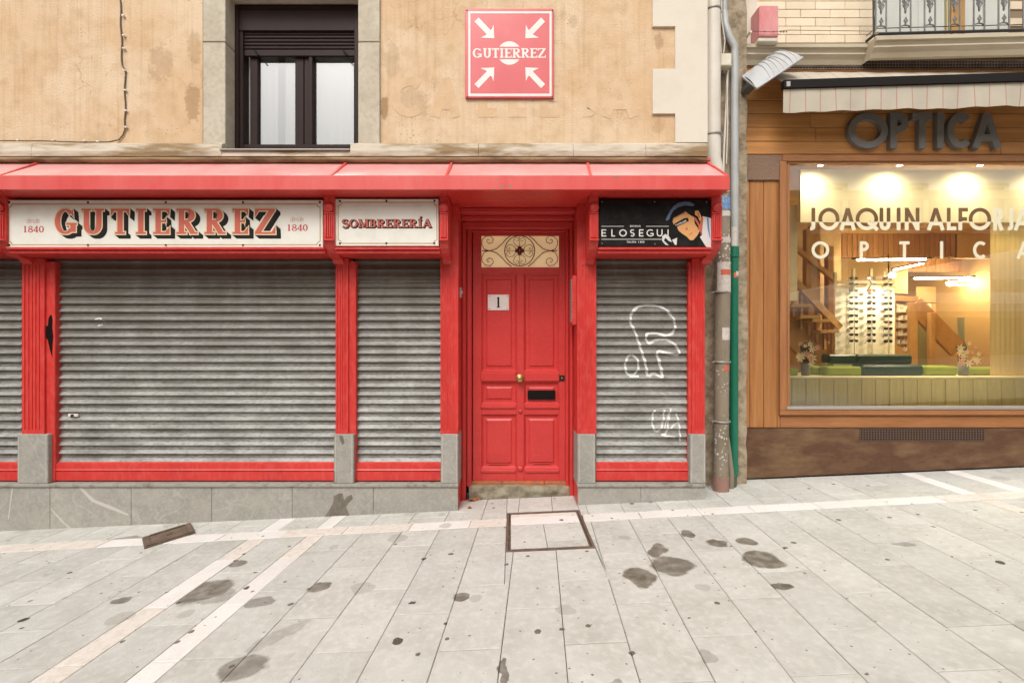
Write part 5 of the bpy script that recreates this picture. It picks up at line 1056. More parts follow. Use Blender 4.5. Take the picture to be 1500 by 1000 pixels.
for r_ in range(11):
    z = zb0+.02+bh*(r_+.5); x = x00+(0 if r_ % 2 else -.0); k = 0
    while x < XE-.4:
        wd = bw_ if not (k == 0 and r_ % 2) else bw_/2
        if x+wd > dl and x < drr:
            if dl-x > .03: mb = MB(); mb.box(x+.0025, dl-.003, d, d+.03, z-bh/2+.0025, z+bh/2-.0025, .002); mb.build('brick', M['brick'], rb)
            x = drr+.003+(bw_/2 if r_ % 2 else 0); k = 1; continue
        if x < 6.0:
            loc = Vector((x+wd/2, d+.015, z))-wloc(rb)+Vector((0, random.uniform(-.001, .001), 0))
            src = pb if wd == bw_ else ph
            if wd == bw_ and first: pb.location = loc; first = False
            elif wd != bw_ and firsth: ph.location = loc; firsth = False
            else: dup(src, rb, loc)
            cnt += 1
        x += wd; k += 1
# balcony door (pale shutters with one brown post)
for a, b, m in ((1283, 1345, 'shutter_pale'), (1345.5, 1384, 'shutter_pale'), (1390, 1410, 'int_wood'), (1410.5, 1440, 'shutter_pale'), (1440.5, 1478, 'shutter_pale')):
    mb = MB(); mb.box(wx(a, BD), wx(b, BD), BD+(.0 if m != 'int_wood' else -.03), BD+.012, zb0, 6.2, .004); mb.build('balcony_shutter', M[m], rb)
mb = MB(); mb.box(wx(1384.5, BD), wx(1389.5, BD), BD-.02, BD+.012, zb0, 6.2, .002); mb.build('balcony_post', mat('ochre_post', (.50, .42, .22), rough=.6), rb)
# cornice
zk = [wz(y, 4.6) for y in (66, 71, 76, 79, 84, 90)]
prof = [(0, zk[0]), (.12, zk[0]), (.12, zk[1]), (.10, zk[1]-.004), (.085, zk[2]), (.095, zk[3]), (.06, zk[4]), (.04, zk[5]), (0, zk[5])]
def path_sweep(path, prof, base, nm, m, par, scale=1):
    mb = MB(); n = len(prof); vs = []
    for (x, out) in path: vs += [(x, base-out-p[0], p[1]) for p in prof]
    mb.add(vs, [(i*n+k, i*n+k+1, (i+1)*n+k+1, (i+1)*n+k) for i in range(len(path)-1) for k in range(n-1)]); mb.add(vs[:n], [tuple(range(n))]); mb.add(vs[-n:], [tuple(range(n-1, -1, -1))]); return mb.build(nm, m, par)
path_sweep([(xL, 0), (wx(1269, 4.6), 0)], prof, BD, 'cornice', M['limestone'], rb)
bc = root('balcony', 'bowed stone balcony with ornate grey iron railing at the top right corner', 'balcony', (5, 4.5, wz(90, 4.5)))
BP = [(wx(1269, 4.6)+.001, 0), (wx(1284, 4.5)-.02, .10)]+[(wx(1284, 4.5)+(XE-wx(1284, 4.5))*t, .11+.10*math.sin(t*math.pi*.62)) for t in [i/16 for i in range(17)]]
path_sweep(BP, prof, BD, 'slab', M['limestone'], bc)
def bo(x):
    for (a, oa), (b, ob) in zip(BP, BP[1:]):
        if a <= x <= b: return BD-.12-(oa+(ob-oa)*(x-a)/(b-a))
    return BD-.3
zr = zk[0]+.035
mb = MB(); pth = [(x, BD-.10-o_, zr) for x, o_ in BP]; mb.tube(pth, .014, 6, smooth=False); rl = mb.build('bottom_rail', M['iron_dark'], bc)
mb = MB(); mb.tube([(x, y, z+.055) for x, y, z in pth], .004, 6); mb.build('wire', M['iron_dark'], bc)
for px in (1281, 1399):
    mb = MB(); x = wx(px, 4.46); mb.lathe([(.018, 0), (.020, .012), (.008, .022), (.001, .024)], x, bo(x)+.03, zk[0]+.0, 'Z', 12); mb.build('rail_foot', M['limestone'], bc)
# one baluster panel: two uprights joined by an arch with scrolls between them
mb = MB(); hw = .052; z0 = 0
for s_ in (-1, 1):
    mb.tube([(s_*hw, 0, 0), (s_*hw, 0, .95)], .0075, 6)
mb.tube([(hw*math.cos(R(a)), 0, .035+hw*.55*math.sin(R(a))) for a in range(0, 181, 15)], .007, 6)
def sc_(pts, r=.006): 
    for s_ in (-1, 1): mb.tube([(s_*a, -.004, b) for a, b in pts], r, 6)
sc_([(0, .085), (.012, .105), (.004, .125), (0, .14)]); sc_([(0, .10), (.018, .10), (.014, .115)], .005)
sc_([(0, .205), (.010, .23), (.022, .245), (.028, .262), (.016, .268), (.012, .255)]); sc_([(0, .235), (.008, .262), (.022, .28), (.034, .298), (.026, .312), (.014, .300)], .0065); sc_([(0, .27), (.012, .30), (.030, .325), (.044, .345), (.034, .365), (.018, .35)], .007)
mb.lathe([(.002, .175), (.010, .195), (.008, .215), (.012, .235), (.003, .26)], 0, 0, 0, 'Z', 8); mb.lathe([(.002, .055), (.009, .075), (.005, .10)], 0, 0, 0, 'Z', 8)
first = None
for k in range(16):
    px = 1294+34.7*k; x = wx(px, 4.46)
    if x > XE-.1: break
    y = bo(x)+.02
    if first is None: first = mb.build('baluster', M['iron'], None); first.parent = bc; first.location = Vector((x, y, zr+.015))-bc.location
    else: dup(first, bc, Vector((x, y, zr+.015))-bc.location)
mb = MB(); mb.tube([(pth[1][0], pth[1][1]+.01, zr), (pth[1][0]-.01, pth[1][1]+.01, zr+.95)], .009, 6); mb.build('corner_post', M['iron_dark'], bc)
mb = MB(); mb.tube([(x, y, z+.98) for x, y, z in pth], .02, 6); mb.build('hand_rail', M['iron_dark'], bc)
# perforated vent band
vb = root('vent_band', 'long dark perforated ventilation strip above the striped awning', 'vent', P(1300, 101, 4.62))
mb = MB(); d = 4.66; mb.bp(1140, 88, 2000, 101.5, d+.02, BD-.002); mb.build('backing', M['dark'], vb)
mb = MB()
for y in (88, 92.3, 96.6, 100.6): mb.bp(1140, y, 2000, y+1.1, d, d+.012)
k = 1140
while k < 1900: mb.bp(k, 88.5, k+1.2, 101.5, d+.004, d+.010); k += 4.4
mb.build('mesh', M['rust'], vb, kind='stuff')
# timber front
tf = root('timber_shop_front', 'honey coloured plank shop front of the optician with a brown metal foot', 'shop front', (4, 4.9, 0))
yj = [90, 108, 127.5, 147, 166.5, 186.5, 207, 226]
for i, (a, b) in enumerate(zip(yj, yj[1:])):
    cuts = [1085, 1210+random.randint(-60, 60) if i != 6 else 1466, 1560+random.randint(0, 60), 1900]
    for u_, v_ in zip(cuts, cuts[1:]):
        mb = MB(); mb.bp(u_+.25, a+.45, v_-.25, b-.3, BD-.012+random.uniform(0, .002), BD+.03, .003); mb.build('plank', M['plank_h'], tf)
mb = MB(); mb.box(xL, XE, BD+.031, BD+.06, wz(237, BD), wz(88, BD)); mb.box(xL, wx(1150, BD), BD+.031, BD+.06, G(2.4, 4.7)-.05, wz(237, BD)-.001); mb.build('backing', M['dark'], tf)
mb = MB(); mb.bp(1085.3, 226.5, 1146, 264, BD-.03, BD+.03, .006); mb.build('hammered_block', M['hammered'], tf)
for a, b in ((1085, 1098.2), (1098.6, 1118.2), (1118.7, 1138.2), (1138.6, 1143)):
    mb = MB(); mb.bp(a+.1, 264.6, b-.1, 626, BD-.010+random.uniform(0, .002), BD+.03, .003); mb.build('plank', M['plank_v'], tf)
mb = MB(); mb.bp(1143.3, 608.4, 1900, 626, BD-.016, BD+.03, .003); mb.build('plank', M['frame_wood'], tf)
xs0 = [xL, 3.9, 5.6, XE]
for a, b in zip(xs0, xs0[1:]):
    mb = MB(); zt = wz(626.5, BD); mb.add([(a+.001, BD-.02, G(a, BD)+.02), (b-.001, BD-.02, G(b, BD)+.02), (b-.001, BD-.02, zt), (a+.001, BD-.02, zt), (a+.001, BD+.03, G(a, BD)+.02), (b-.001, BD+.03, G(b, BD)+.02), (b-.001, BD+.03, zt), (a+.001, BD+.03, zt)], [(0, 1, 2, 3), (7, 6, 5, 4), (0, 4, 5, 1), (3, 2, 6, 7), (0, 3, 7, 4), (1, 5, 6, 2)]); mb.build('foot_sheet', M['brown_plinth'], tf)
mb = MB(); mb.add([(xL, BD, G(xL, BD)-.05), (XE, BD, G(XE, BD)-.05), (XE, BD, G(XE, BD)+.03), (xL, BD, G(xL, BD)+.03)], [(0, 1, 2, 3)]); mb.build('foot_gap', M['dark'], tf)
vg = root('vent_grille', 'brown perforated grille let into the dark metal foot under the shop window', 'vent', P(1350, 645, BD-.03))
mb = MB(); d = BD-.024; mb.bp(1259.5, 627.2, 1443, 645.2, d+.0025, d+.0035); mb.build('backing', M['dark'], vg)
mb = MB()
for i in range(6): y = 627.2+i*3.45; mb.bp(1259.5, y, 1443, y+1.1, d-.002, d+.002)
k = 1259.5
while k < 1443: mb.bp(k, 627.4, k+1.3, 645.2, d-.001, d+.0015); k += 4.05
mb.build('mesh', M['grille'], vg, kind='stuff')
# shop window frame
sw = root('shop_window', 'large lit shop window lettered JOAQUIN ALFORJA OPTICA in a brown timber frame', 'shop window', (5, 4.7, 1))
d = BD-.045; X1 = XE-.3; px1 = 750+X1/d*FPX
mb = MB(); mb.bp(1146.5, 226.5, px1, 236, d, BD+.02, .004); mb.bp(1153.6, 236.3, px1, 239.5, d+.015, BD+.02, .003); mb.build('top_rail', M['frame_wood'], sw)
mb = MB(); mb.bp(1143, 236.3, 1153, 600, d, BD+.02, .004); mb.bp(1153.3, 240, 1157, 597, d+.015, BD+.02, .003); mb.build('stile', M['frame_wood_v'], sw)
mb = MB(); mb.bp(1143, 600.3, px1, 608, d, BD+.02, .004); mb.build('bottom_rail', M['frame_wood'], sw)
mb = MB(); mb.bp(1153.3, 595.5, px1, 599.8, d-.006, BD+.02, .003); mb.build('bottom_bead', M['alu'], sw)
GDp = BD+.0
mb = MB(); mb.poly([(wx(1150, GDp), GDp, wz(600, GDp)), (X1, GDp, wz(600, GDp)), (X1, GDp, wz(236, GDp)), (wx(1150, GDp), GDp, wz(236, GDp))]); pane = mb.build('pane', M['glass_opt'], sw)
J = [('J', 1183, 1194), ('O', 1198.5, 1229.5), ('A', 1229, 1254), ('Q', 1253, 1286), ('U', 1288, 1304), ('I', 1313.5, 1318.5), ('N', 1325, 1346.5), ('A', 1357, 1384), ('L', 1386.5, 1400.5), ('F', 1403.5, 1417.5), ('O', 1418.5, 1451.5)]
J2 = [('R', 1454.5, 1470), ('J', 1472, 1484), ('A', 1484, 1512)]
zcut = wz(325, GDp); lf = .003
for nm, m, k in (('lettering', 'vinyl', -1), ('cutout_lettering', 'vinyl_dark', 1)):
    mb = MB(); word(mb, J, 304.5, 337.5, GDp, sans, 5.6, lift=lf, cl=(zcut, k))
    if k < 0: word(mb, J2, 304.5, 337.5, GDp, sans, 5.6, lift=lf); word(mb, [('O', 1188.5, 1214.5), ('P', 1259, 1272.5), ('T', 1317, 1332), ('I', 1376.5, 1381.5), ('C', 1425, 1445), ('A', 1488, 1512)], 353.5, 379, GDp, sans, 4.6, lift=lf)
    mb.build(nm, M[m], pane)
# interior
ib = root('shop_interior', 'warm timber interior of the optician seen through the big window', 'room', (5, 6, 0))
zcl = wz(250, 5.0); zfl = 0.15
mb = MB(); mb.box(wx(1165, 5.02), X1, 4.93, 4.96, wz(325.5, 4.93), wz(238, 4.73)); mb.build('light_band', M['band'], ib)
mb = MB(); mb.box(xL+.06, XE, 9.4, 9.5, zfl, 3.4); mb.box(xL+.06, xL+.10, 4.76, 9.4, zfl, 3.4); mb.box(XE-.1, XE, 4.76, 9.4, zfl, 3.4); mb.build('wall', M['int_pale'], ib)
mb = MB(); mb.box(xL+.06, XE, 4.76, 9.5, 3.4, 3.45); mb.build('ceiling', M['int_pale'], ib); mb = MB(); mb.box(xL+.06, XE, 4.76, 9.5, zfl-.05, zfl); mb.build('floor', M['int_wood'], ib)
# slatted upper wall behind
k = 0
for pa, pb_, ya, yb, d in ((1226, 1402, 341, 377, 7.4), (1330, 1440, 378, 398, 8.2)):
    x = wx(pa, d)
    while x < wx(pb_, d)-.05:
        mb = MB(); mb.box(x, x+.078, d, d+.03, wz(yb, d), wz(ya, d), .003); mb.build('wall_slat', M['int_slat'], ib); x += .084
    mb = MB(); mb.box(wx(pa, d), wx(pb_, d)+.03, d+.031, d+.05, wz(yb, d), wz(ya, d)); mb.build('slat_backing', M['dark'], ib)
mb = MB(); mb.bp(1226, 334, 1452, 341, 7.35, 7.5); mb.build('beam', M['int_pale'], ib)
mb = MB(); mb.bp(1402, 341, 1452, 378, 7.42, 7.5); mb.bp(1226, 377.5, 1330, 430, 7.9, 8.0); mb.build('partition', M['int_pale'], ib)
# ribbed blind at the right
drape(wx(1451, 4.98), X1, wz(548, 5.2), wz(306, 4.98), 4.985, .0035, 160, M['blind'], 'ribbed_blind', ib)
mb = MB(); mb.bp(1157, 300, 1168, 440, 5.1, 5.14); mb.build('side_panel', M['int_cream'], ib)
# far room: pale cupboards and a small screen, dark door
for a, b, c_, e_, m in ((1342, 420, 1381, 443, 'int_pale'), (1382, 420, 1424, 443, 'int_pale'), (1342, 444, 1365, 470, 'int_cream'), (1366, 444, 1380, 520, 'int_pale'), (1382, 444, 1424, 450, 'int_cream'), (1385, 471, 1424, 540, 'int_wood'), (1425, 418, 1440, 540, 'int_cream'), (1441, 418, 1450, 470, 'dark'), (1441, 471, 1452, 540, 'int_wood')):
    mb = MB(); mb.bp(a, b, c_, e_, 8.7, 8.9, .004); mb.build('cupboard', M[m], ib)
mb = MB(); mb.bp(1386, 452, 1409, 470, 8.55, 8.65, .01); scn = mb.build('screen_case', M['panel_white'], ib); mb = MB(); mb.bp(1389, 455, 1405, 467, 8.53, 8.5495); mb.build('screen', M['screw'], scn)
mb = MB(); mb.prism([(wx(1406, 8.2), wz(465, 8.2)), (wx(1418, 8.2), wz(464, 8.2)), (wx(1420, 8.2), wz(500, 8.2)), (wx(1408, 8.2), wz(500, 8.2))], 8.15, 8.25); mb.build('chair_back', mat('olive_upholstery', (.20, .19, .10), rough=.8), ib)
# descending balustrade
def beam(par, x0, y0, x1, y1, wpx, d, t=.06, m='int_wood', nm='beam'):
    a, b = Vector((wx(x0, d), wz(y0, d))), Vector((wx(x1, d), wz(y1, d))); n_ = (b-a).normalized(); n_ = Vector((-n_.y, n_.x))*wpx*d/FPX/2
    mb = MB(); mb.prism([tuple(a+n_), tuple(b+n_), tuple(b-n_), tuple(a-n_)], d, d+t); return mb.build(nm, M[m], par)
sr_ = root('staircase', 'timber staircase descending behind the sunglasses rack', 'stairs', P(1350, 540, 6.2))
beam(sr_, 1340, 445, 1405, 512, 26, 6.2, .05, nm='side_board'); beam(sr_, 1306, 506, 1372, 562, 12, 6.2, .06, nm='stringer'); beam(sr_, 1308, 436, 1345, 438, 8, 6.22, .05)
for a, b, yt, yb in ((1306, 1313, 440, 520), (1334, 1345, 443, 560), (1363, 1371, 458, 560)):
    mb = MB(); mb.bp(a, yt, b, yb, 6.13, 6.19, .006); mb.build('post', M['int_wood'], sr_)
mb = MB(); mb.bp(1313.5, 445, 1333.5, 540, 6.6, 6.65); mb.build('panel', mat('shelf_mix', (.30, .18, .09), rough=.6, col2=(.62, .56, .42), scale=16, mixlo=.45, mixhi=.55), sr_); mb = MB(); mb.bp(1345.5, 458, 1362, 545, 6.6, 6.65); mb.build('panel', mat('olive_wall', (.30, .30, .14), rough=.7), sr_)
sl = root('staircase', 'dark timber staircase rising at the left edge behind the shop window', 'stairs', P(1190, 545, 5.6))
beam(sl, 1150, 462, 1232, 560, 46, 5.75, .05, nm='stringer'); beam(sl, 1155, 400, 1232, 480, 9, 5.6, .05, nm='hand_rail'); beam(sl, 1158, 355, 1225, 410, 6, 5.8, .05, nm='hand_rail')
for a, b, yt, yb in ((1181, 1190, 335, 500), (1188.5, 1202, 330, 478), (1213, 1222, 360, 500)):
    mb = MB(); mb.bp(a, yt, b, yb, 5.85+.05*(a > 1185), 5.93+.05*(a > 1185), .005); mb.build('post', M['int_wood'], sl)
for x, y in ((1160, 445), (1172, 462), (1190, 467), (1202, 483)):
    mb = MB(); mb.bp(x, y, x+28, y+4.5, 5.5, 5.9, .004); mb.build('tread', M['int_wood'], sl)
mb = MB(); mb.bp(1150, 325, 1232, 560, 6.4, 6.45); mb.build('back_board', mat('stair_wall', (.34, .20, .08), rough=.7, col2=(.50, .34, .16), scale=5), sl)
# tube lights
mb = MB()
for r_ in range(7):
    for c_ in range(5):
        if random.random() < .8: p = P(1314.5+c_*3.9, 452+r_*11.5, 6.56); mb.box(p.x, p.x+random.uniform(.015, .034), 6.54, 6.59, p.z-.05, p.z-.05+random.uniform(.03, .09))
mb.build('shelf_stock', M['panel_white'], ib, kind='stuff')
for r_ in range(7): mb = MB(); mb.box(wx(1313.5, 6.55), wx(1333.5, 6.55), 6.53, 6.598, wz(452+r_*11.5, 6.55)-.062, wz(452+r_*11.5, 6.55)-.050); mb.build('shelf', M['int_wood'], ib)
for k in range(6): beam(sl, 1163+k*11.5, 408+k*10.5, 1163.1+k*11.5, 470+k*10.5, 3.2, 5.66, .04, nm='baluster')
def tube_light(x0, y0, d0, x1, y1, d1, r, label, ext=.25):
    a, b = P(x0, y0, d0), P(x1, y1, d1); o = root('tube_light', label, 'lamp', (a+b)/2, 'lit tube lamps inside the optician'); mb = MB(); mb.tube([a, b], r, 10); mb.build('tube', M['tube'], o)
    up = Vector((0, 0, r*1.6)); e_ = (b-a)*.08; mb = MB(); mb.tube([a-e_+up, b+e_+up], r*1.1, 6); mb.build('housing', M['black'], o)
tube_light(1256, 380.5, 5.9, 1356, 380, 5.9, .011, 'brightest level tube lamp hanging in front of the slatted wall'); tube_light(1310, 395, 6.0, 1352, 386, 6.8, .011, 'slanting tube lamp just under the brightest level one')
tube_light(1340, 408, 7.6, 1422, 406.5, 7.6, .013, 'long level tube lamp of the back room'); tube_light(1388, 417.5, 8.0, 1424, 417, 8.0, .011, 'lowest short tube lamp of the back room'); tube_light(1386, 414.5, 7.4, 1420, 409.5, 8.2, .009, 'short slanting tube lamp between the two back room tubes')
sb = root('spot_lamp', 'round glowing lamp just right of the sunglasses rack top', 'lamp', P(1307, 403, 5.36)); mb = MB(); p = P(1307, 403, 5.36); mb.lathe([(.002, -.035), (.03, -.02), (.035, 0), (.03, .02), (.002, .035)], p.x, p.y, p.z, 'Z', 14); mb.build('bulb', M['bulb'], sb); mb = MB(); mb.tube([p+Vector((0, .05, .02)), p+Vector((.02, .08, .25))], .008, 6); mb.build('stem', M['black'], sb)
lp = bpy.data.lights.new('rack_light', 'SPOT'); lo = bpy.data.objects.new('rack_light', lp); C.objects.link(lo); lp.energy = 42; lp.color = (1, .84, .56); lp.spot_size = R(160); lp.spot_blend = .8; lp.shadow_soft_size = .04; lo.parent = sb; lo.location = (0, -.03, -.05); lo.rotation_euler = (R(10), 0, 0)
for i, px in enumerate((1202, 1318, 1436, 1552)):
    p = P(px, 243, 4.765); o = root('band_lamp', ('leftmost', 'second', 'third', 'hidden fourth')[i]+' small spot lamp glowing on the cream band at the window top', 'lamp', p, 'spot lamps along the window top')
    mb = MB(); mb.lathe([(.03, .0), (.03, .03), (.018, .05), (.002, .05)], p.x, p.y, p.z+.005, 'Z', 14); mb.build('housing', M['alu'], o)
    mb = MB(); mb.lathe([(.026, 0), (.001, .001)], p.x, p.y, p.z+.003, 'Z', 14); mb.build('bulb', M['bulb'], o)
    ldt = bpy.data.lights.new('band_spot', 'SPOT'); lo = bpy.data.objects.new('band_spot', ldt); C.objects.link(lo); ldt.energy = 26; ldt.color = (1, .84, .56); ldt.spot_size = R(168); ldt.spot_blend = 1; ldt.shadow_soft_size = .05; lo.parent = o; lo.location = (0, 0, -.006); lo.rotation_euler = (R(14), 0, 0)
# display platform
dpf = root('display_platform', 'low display platform of pale yellow-green planks behind the shop glass', 'platform', P(1330, 595, 4.8))
pd_ = 4.84; x = wx(1139.5, pd_); wp = 20.45/FPX*pd_
mb = MB(); mb.box(xL+.1, XE-.12, pd_+.03, pd_+.05, wz(610, pd_), wz(556, pd_)); mb.build('backing', M['dark'], dpf)
while x < XE-.3:
    mb = MB(); mb.box(x+.003, x+wp-.003, pd_, pd_+.03, wz(604, pd_), wz(555.5, pd_), .003); mb.build('plank', M['opt_plank'], dpf); x += wp
mb = MB(); mb.box(xL+.1, XE-.12, pd_-.001, 5.5, wz(555.3, pd_), wz(551.8, pd_), .004); mb.build('top_board', M['opt_top'], dpf); ZP = wz(551.8, pd_)
def cushion(a, b, d, z0, h, dep, m, label, sk=0):
    mb = MB(); n = Vector
    xa, xb = wx(a, d), wx(b, d); mb.box(xa, xb, d, d+dep, z0, z0+h, .018); o = mb.build('cushion', M[m], None); tag(o, label, 'cushion', 'cushion blocks on the display platform')
cushion(1120, 1170.5, 4.98, ZP, .085, .2, 'lime', 'lime green cushion block at the left end of the platform')
cushion(1211, 1263.5, 4.98, ZP, .10, .22, 'lime', 'lime green cushion block left of the dark green blocks'); cushion(1189.5, 1211.5, 5.10, ZP, .10, .2, 'lime', 'short lime green cushion block right of the left vase')
cushion(1265, 1354, 4.98, ZP, .118, .25, 'darkgreen', 'long dark green leather block standing on the platform'); cushion(1355, 1404, 5.0, ZP, .105, .2, 'lime', 'lime green cushion block between dark green block and right vase')
cushion(1420, 1600, 5.04, ZP, .085, .2, 'lime', 'long lime green cushion block running off to the right')
cushion(1257.5, 1338, 5.12, ZP+.122, .108, .14, 'darkgreen', 'upper dark green leather block under the sunglasses rack'); cushion(1214, 1256.5, 5.14, ZP+.122, .108, .14, 'darkgreen', 'short upper dark green leather block left of the longer one')
mb = MB(); mb.box(wx(1225, 5.12), wx(1262, 5.12), 5.16, 5.3, ZP, ZP+.121); o = mb.build('wooden_riser', M['opt_top'], None); tag(o, 'pale riser block behind the cushions holding up the short dark green block', 'block')
# sunglasses rack
rk = root('sunglasses_rack', 'white perforated sunglasses rack with pale posts behind the shop glass', 'display rack', P(1270, 517, 5.6))
RD = 5.62
mb = MB(); mb.bp(1223, 420, 1311, 545, RD, RD+.02, .004); mb.build('board', M['panel_white'], rk)
for a, b, yt in ((1222, 1227, 398), (1249, 1253, 393), (1275, 1279, 393), (1295, 1298, 397), (1300.5, 1304, 393)): mb = MB(); mb.bp(a, yt, b, 424, RD-.03, RD-.002, .004); mb.build('post', M['opt_top'], rk)
mb = MB(); mb.bp(1227.5, 411, 1311, 415, RD-.025, RD-.005, .003); mb.bp(1227.5, 418, 1311, 419.5, RD-.025, RD-.005, .003); mb.build('cross_bar', M['opt_top'], rk)
for x in (1251.5, 1277.5, 1302): mb = MB(); mb.tube([P(x, 410, RD-.05), P(x, 520, RD-.05)], .004, 6); mb.build('rod', M['alu'], rk)
ordn = ('top', 'second', 'third', 'fourth', 'fifth', 'sixth', 'seventh', 'eighth', 'ninth', 'tenth', 'eleventh')
lensn = ['lens', 'lens_brown', 'lens_grey']
for ci, (cx_, cn_) in enumerate(((1251.5, 'left'), (1277.5, 'middle'), (1302, 'right'))):
    for ri in range(11):
        y = (407, 415.5, 425.5, 435.5, 444, 452.5, 462, 471, 480.5, 490, 499)[ri]+(0 if ci < 2 else .5)
        mb = MB(); dg = RD-.075; lw = random.uniform(2.6, 3.6)/FPX*dg; lh = random.uniform(1.8, 2.5)/FPX*dg; u5 = dg/FPX
        xc = wx(cx_+.8, dg); z = wz(y, dg); li = random.choice((0, 0, 0, 1, 2))
        for s_, off in ((-1, -5.0), (1, 4.4)):
            c_ = xc+off*u5; pts = [(c_+lw*math.cos(R(a))*(1.0 if s_ < 0 else .75), z+lh*math.sin(R(a))*(1.1 if math.sin(R(a)) < 0 else .85)) for a in range(0, 360, 24)]; mb.prism(pts, dg+.02*(s_ > 0), dg+.02*(s_ > 0)+.006)
        mb.cur = 1; mb.tube([(xc-5*u5-lw, dg, z+lh*.6), (xc, dg+.01, z+lh*.8), (xc+4.4*u5+lw*.75, dg+.022, z+lh*.6)], .003, 5); mb.tube([(xc-5*u5-lw, dg, z+lh*.6), (xc-11*u5, dg-.03, z+.002), (xc-17*u5*random.uniform(.8, 1.1), dg-.06, z-.035)], .003, 5)
        o = mb.build('sunglasses', [M[lensn[li]], M['lens']], None); tag(o, ordn[ri]+' pair of dark sunglasses in the '+cn_+' column of the white display rack', 'sunglasses', 'sunglasses on the display rack')
# vases
def vase(px, pyt, label, seed, twigs):
    rnd = random.Random(seed); b = Vector((wx(px, 5.02), 5.02, ZP)); o = root('flower_vase', label, 'vase', b)
    mb = MB(); mb.lathe([(.042, 0), (.046, .04), (.046, .14), (.042, .14)], b.x, b.y, b.z+.001, 'Z', 20); mb.build('vase_body', M['vase'], o)
    mb = MB()
    for k in range(twigs):
        a = rnd.uniform(0, 6.28); r = rnd.uniform(.01, .05); mb.tube([b+Vector((r*.5*math.cos(a), r*.5*math.sin(a), .02)), b+Vector((r*1.5*math.cos(a), r*.8*math.sin(a), rnd.uniform(.30, .38)))], .004, 5)
    mb.build('twigs', M['stick'], o, kind='stuff')
    for k in range(17):
        mb = MB(); a = rnd.uniform(0, 6.28); c_ = b+Vector((rnd.uniform(-.11, .11), -.03-rnd.uniform(0, .04), rnd.uniform(.12, .36))); s_ = rnd.uniform(.028, .055)
        for j in range(6):
            t = a+j*1.047; p1 = c_+Vector((math.cos(t)*s_, -.012, math.sin(t)*s_)); p2 = c_+Vector((math.cos(t+.4)*s_*.5, -.004, math.sin(t+.4)*s_*.5)); p3 = c_+Vector((math.cos(t-.4)*s_*.5, -.004, math.sin(t-.4)*s_*.5)); mb.add([c_, p2, p1, p3], [(0, 1, 2, 3)])
        mb.build('flower', M['petal_pink'] if k % 3 == 0 else M['petal_cream'], o)
vase(1180, 490, 'vase of dark twigs and pale star flowers at the left of the platform', 3, 22); vase(1411, 490, 'slim vase with large cream and coral flowers at the right of the platform', 8, 10)
# ---- OPTICA letters
opt = root('letter_sign', 'big dark grey raised letters reading OPTICA on the planks above the window', 'sign', P(1355, 220, 4.62))
for ch, a, b in (('O', 1243, 1301), ('P', 1304.5, 1331), ('T', 1337, 1366), ('I', 1372, 1384), ('C', 1388, 1424), ('A', 1424, 1468.5)):
    d0 = 4.635; mb = MB(); W, H = wx(b, d0)-wx(a, d0), wz(165, d0)-wz(217, d0); st = sans(ch, W, H, 9.8*d0/FPX)
    for k, s_ in enumerate(st):
        # outline of each stroke as one prism strip
        L_ = [q[0] for q in s_]+[s_[-1][1]]; R_ = [q[3] for q in s_]+[s_[-1][2]]; n = len(L_); f0 = d0+.0006*k; f1 = BD-.013-.0005*k; vs = []
        for i in range(n): vs += [(wx(a, d0)+L_[i][0], f0, wz(217, d0)+L_[i][1]), (wx(a, d0)+R_[i][0], f0, wz(217, d0)+R_[i][1]), (wx(a, d0)+R_[i][0], f1, wz(217, d0)+R_[i][1]), (wx(a, d0)+L_[i][0], f1, wz(217, d0)+L_[i][1])]
        fs = [(i*4+j, i*4+(j+1) % 4, i*4+4+(j+1) % 4, i*4+4+j) for i in range(n-1) for j in range(4)]
        if (Vector(L_[0])-Vector(L_[-1])).length > 1e-6: fs += [(0, 1, 2, 3), (n*4-1, n*4-2, n*4-3, n*4-4)]
        mb.add(vs, fs)
    mb.build('letter', M['letters3d'], opt)
# ---- striped awning
aw = root('shop_awning', 'cream awning with thin red stripes and a black front bar over the optician window', 'awning', P(1320, 160, 4.4))
def ad(px): return 4.38-.12*(px-1148)/352.0          # depth of the bar (comes forward to the right)
za_ = wz(117, ad(1148)); zbm = wz(129, ad(1148))
def bar(pa, pb, z0, z1, f0, f1, nm, m, n=1, wav=0, par=aw):
    mb = MB(); vs = []
    for i in range(n+1):
        px = pa+(pb-pa)*i/n; y = ad(px); x = wx(px, y); vs += [(x, y+f0, z0), (x, y+f0, z1), (x, y+f1, z1), (x, y+f1, z0)]
    mb.add(vs, [(i*4+j, i*4+(j+1) % 4, i*4+4+(j+1) % 4, i*4+4+j) for i in range(n) for j in range(4)]+[(0, 1, 2, 3), (n*4+3, n*4+2, n*4+1, n*4)]); return mb.build(nm, m, par)
bar(1148.5, 1760, zbm, za_, 0, .05, 'front_bar', M['awning_bar'])
mb = MB(); p = P(1155, 123, ad(1155)-.002); mb.box(p.x-.018, p.x+.018, p.y-.001, p.y+.002, p.z-.024, p.z+.024); mb.build('maker_plate', M['alu'], aw)
mb = MB(); n = 160; vs = []
for i in range(n+1):
    px = 1147.5+612*i/n; y = ad(px)+.02; x = wx(px, y)
    for j in range(4): t = j/3; vs.append((x, y+.010*math.sin(i*.5)*t+.006*math.sin(i*.21+1)*t, zbm-.002-(.222+.004*math.sin(i*.13))*t))
mb.add(vs, [(i*4+j, i*4+j+1, i*4+5+j, i*4+4+j) for i in range(n) for j in range(3)], True); mb.build('valance', M['awning'], aw)
mb = MB(); vs = []
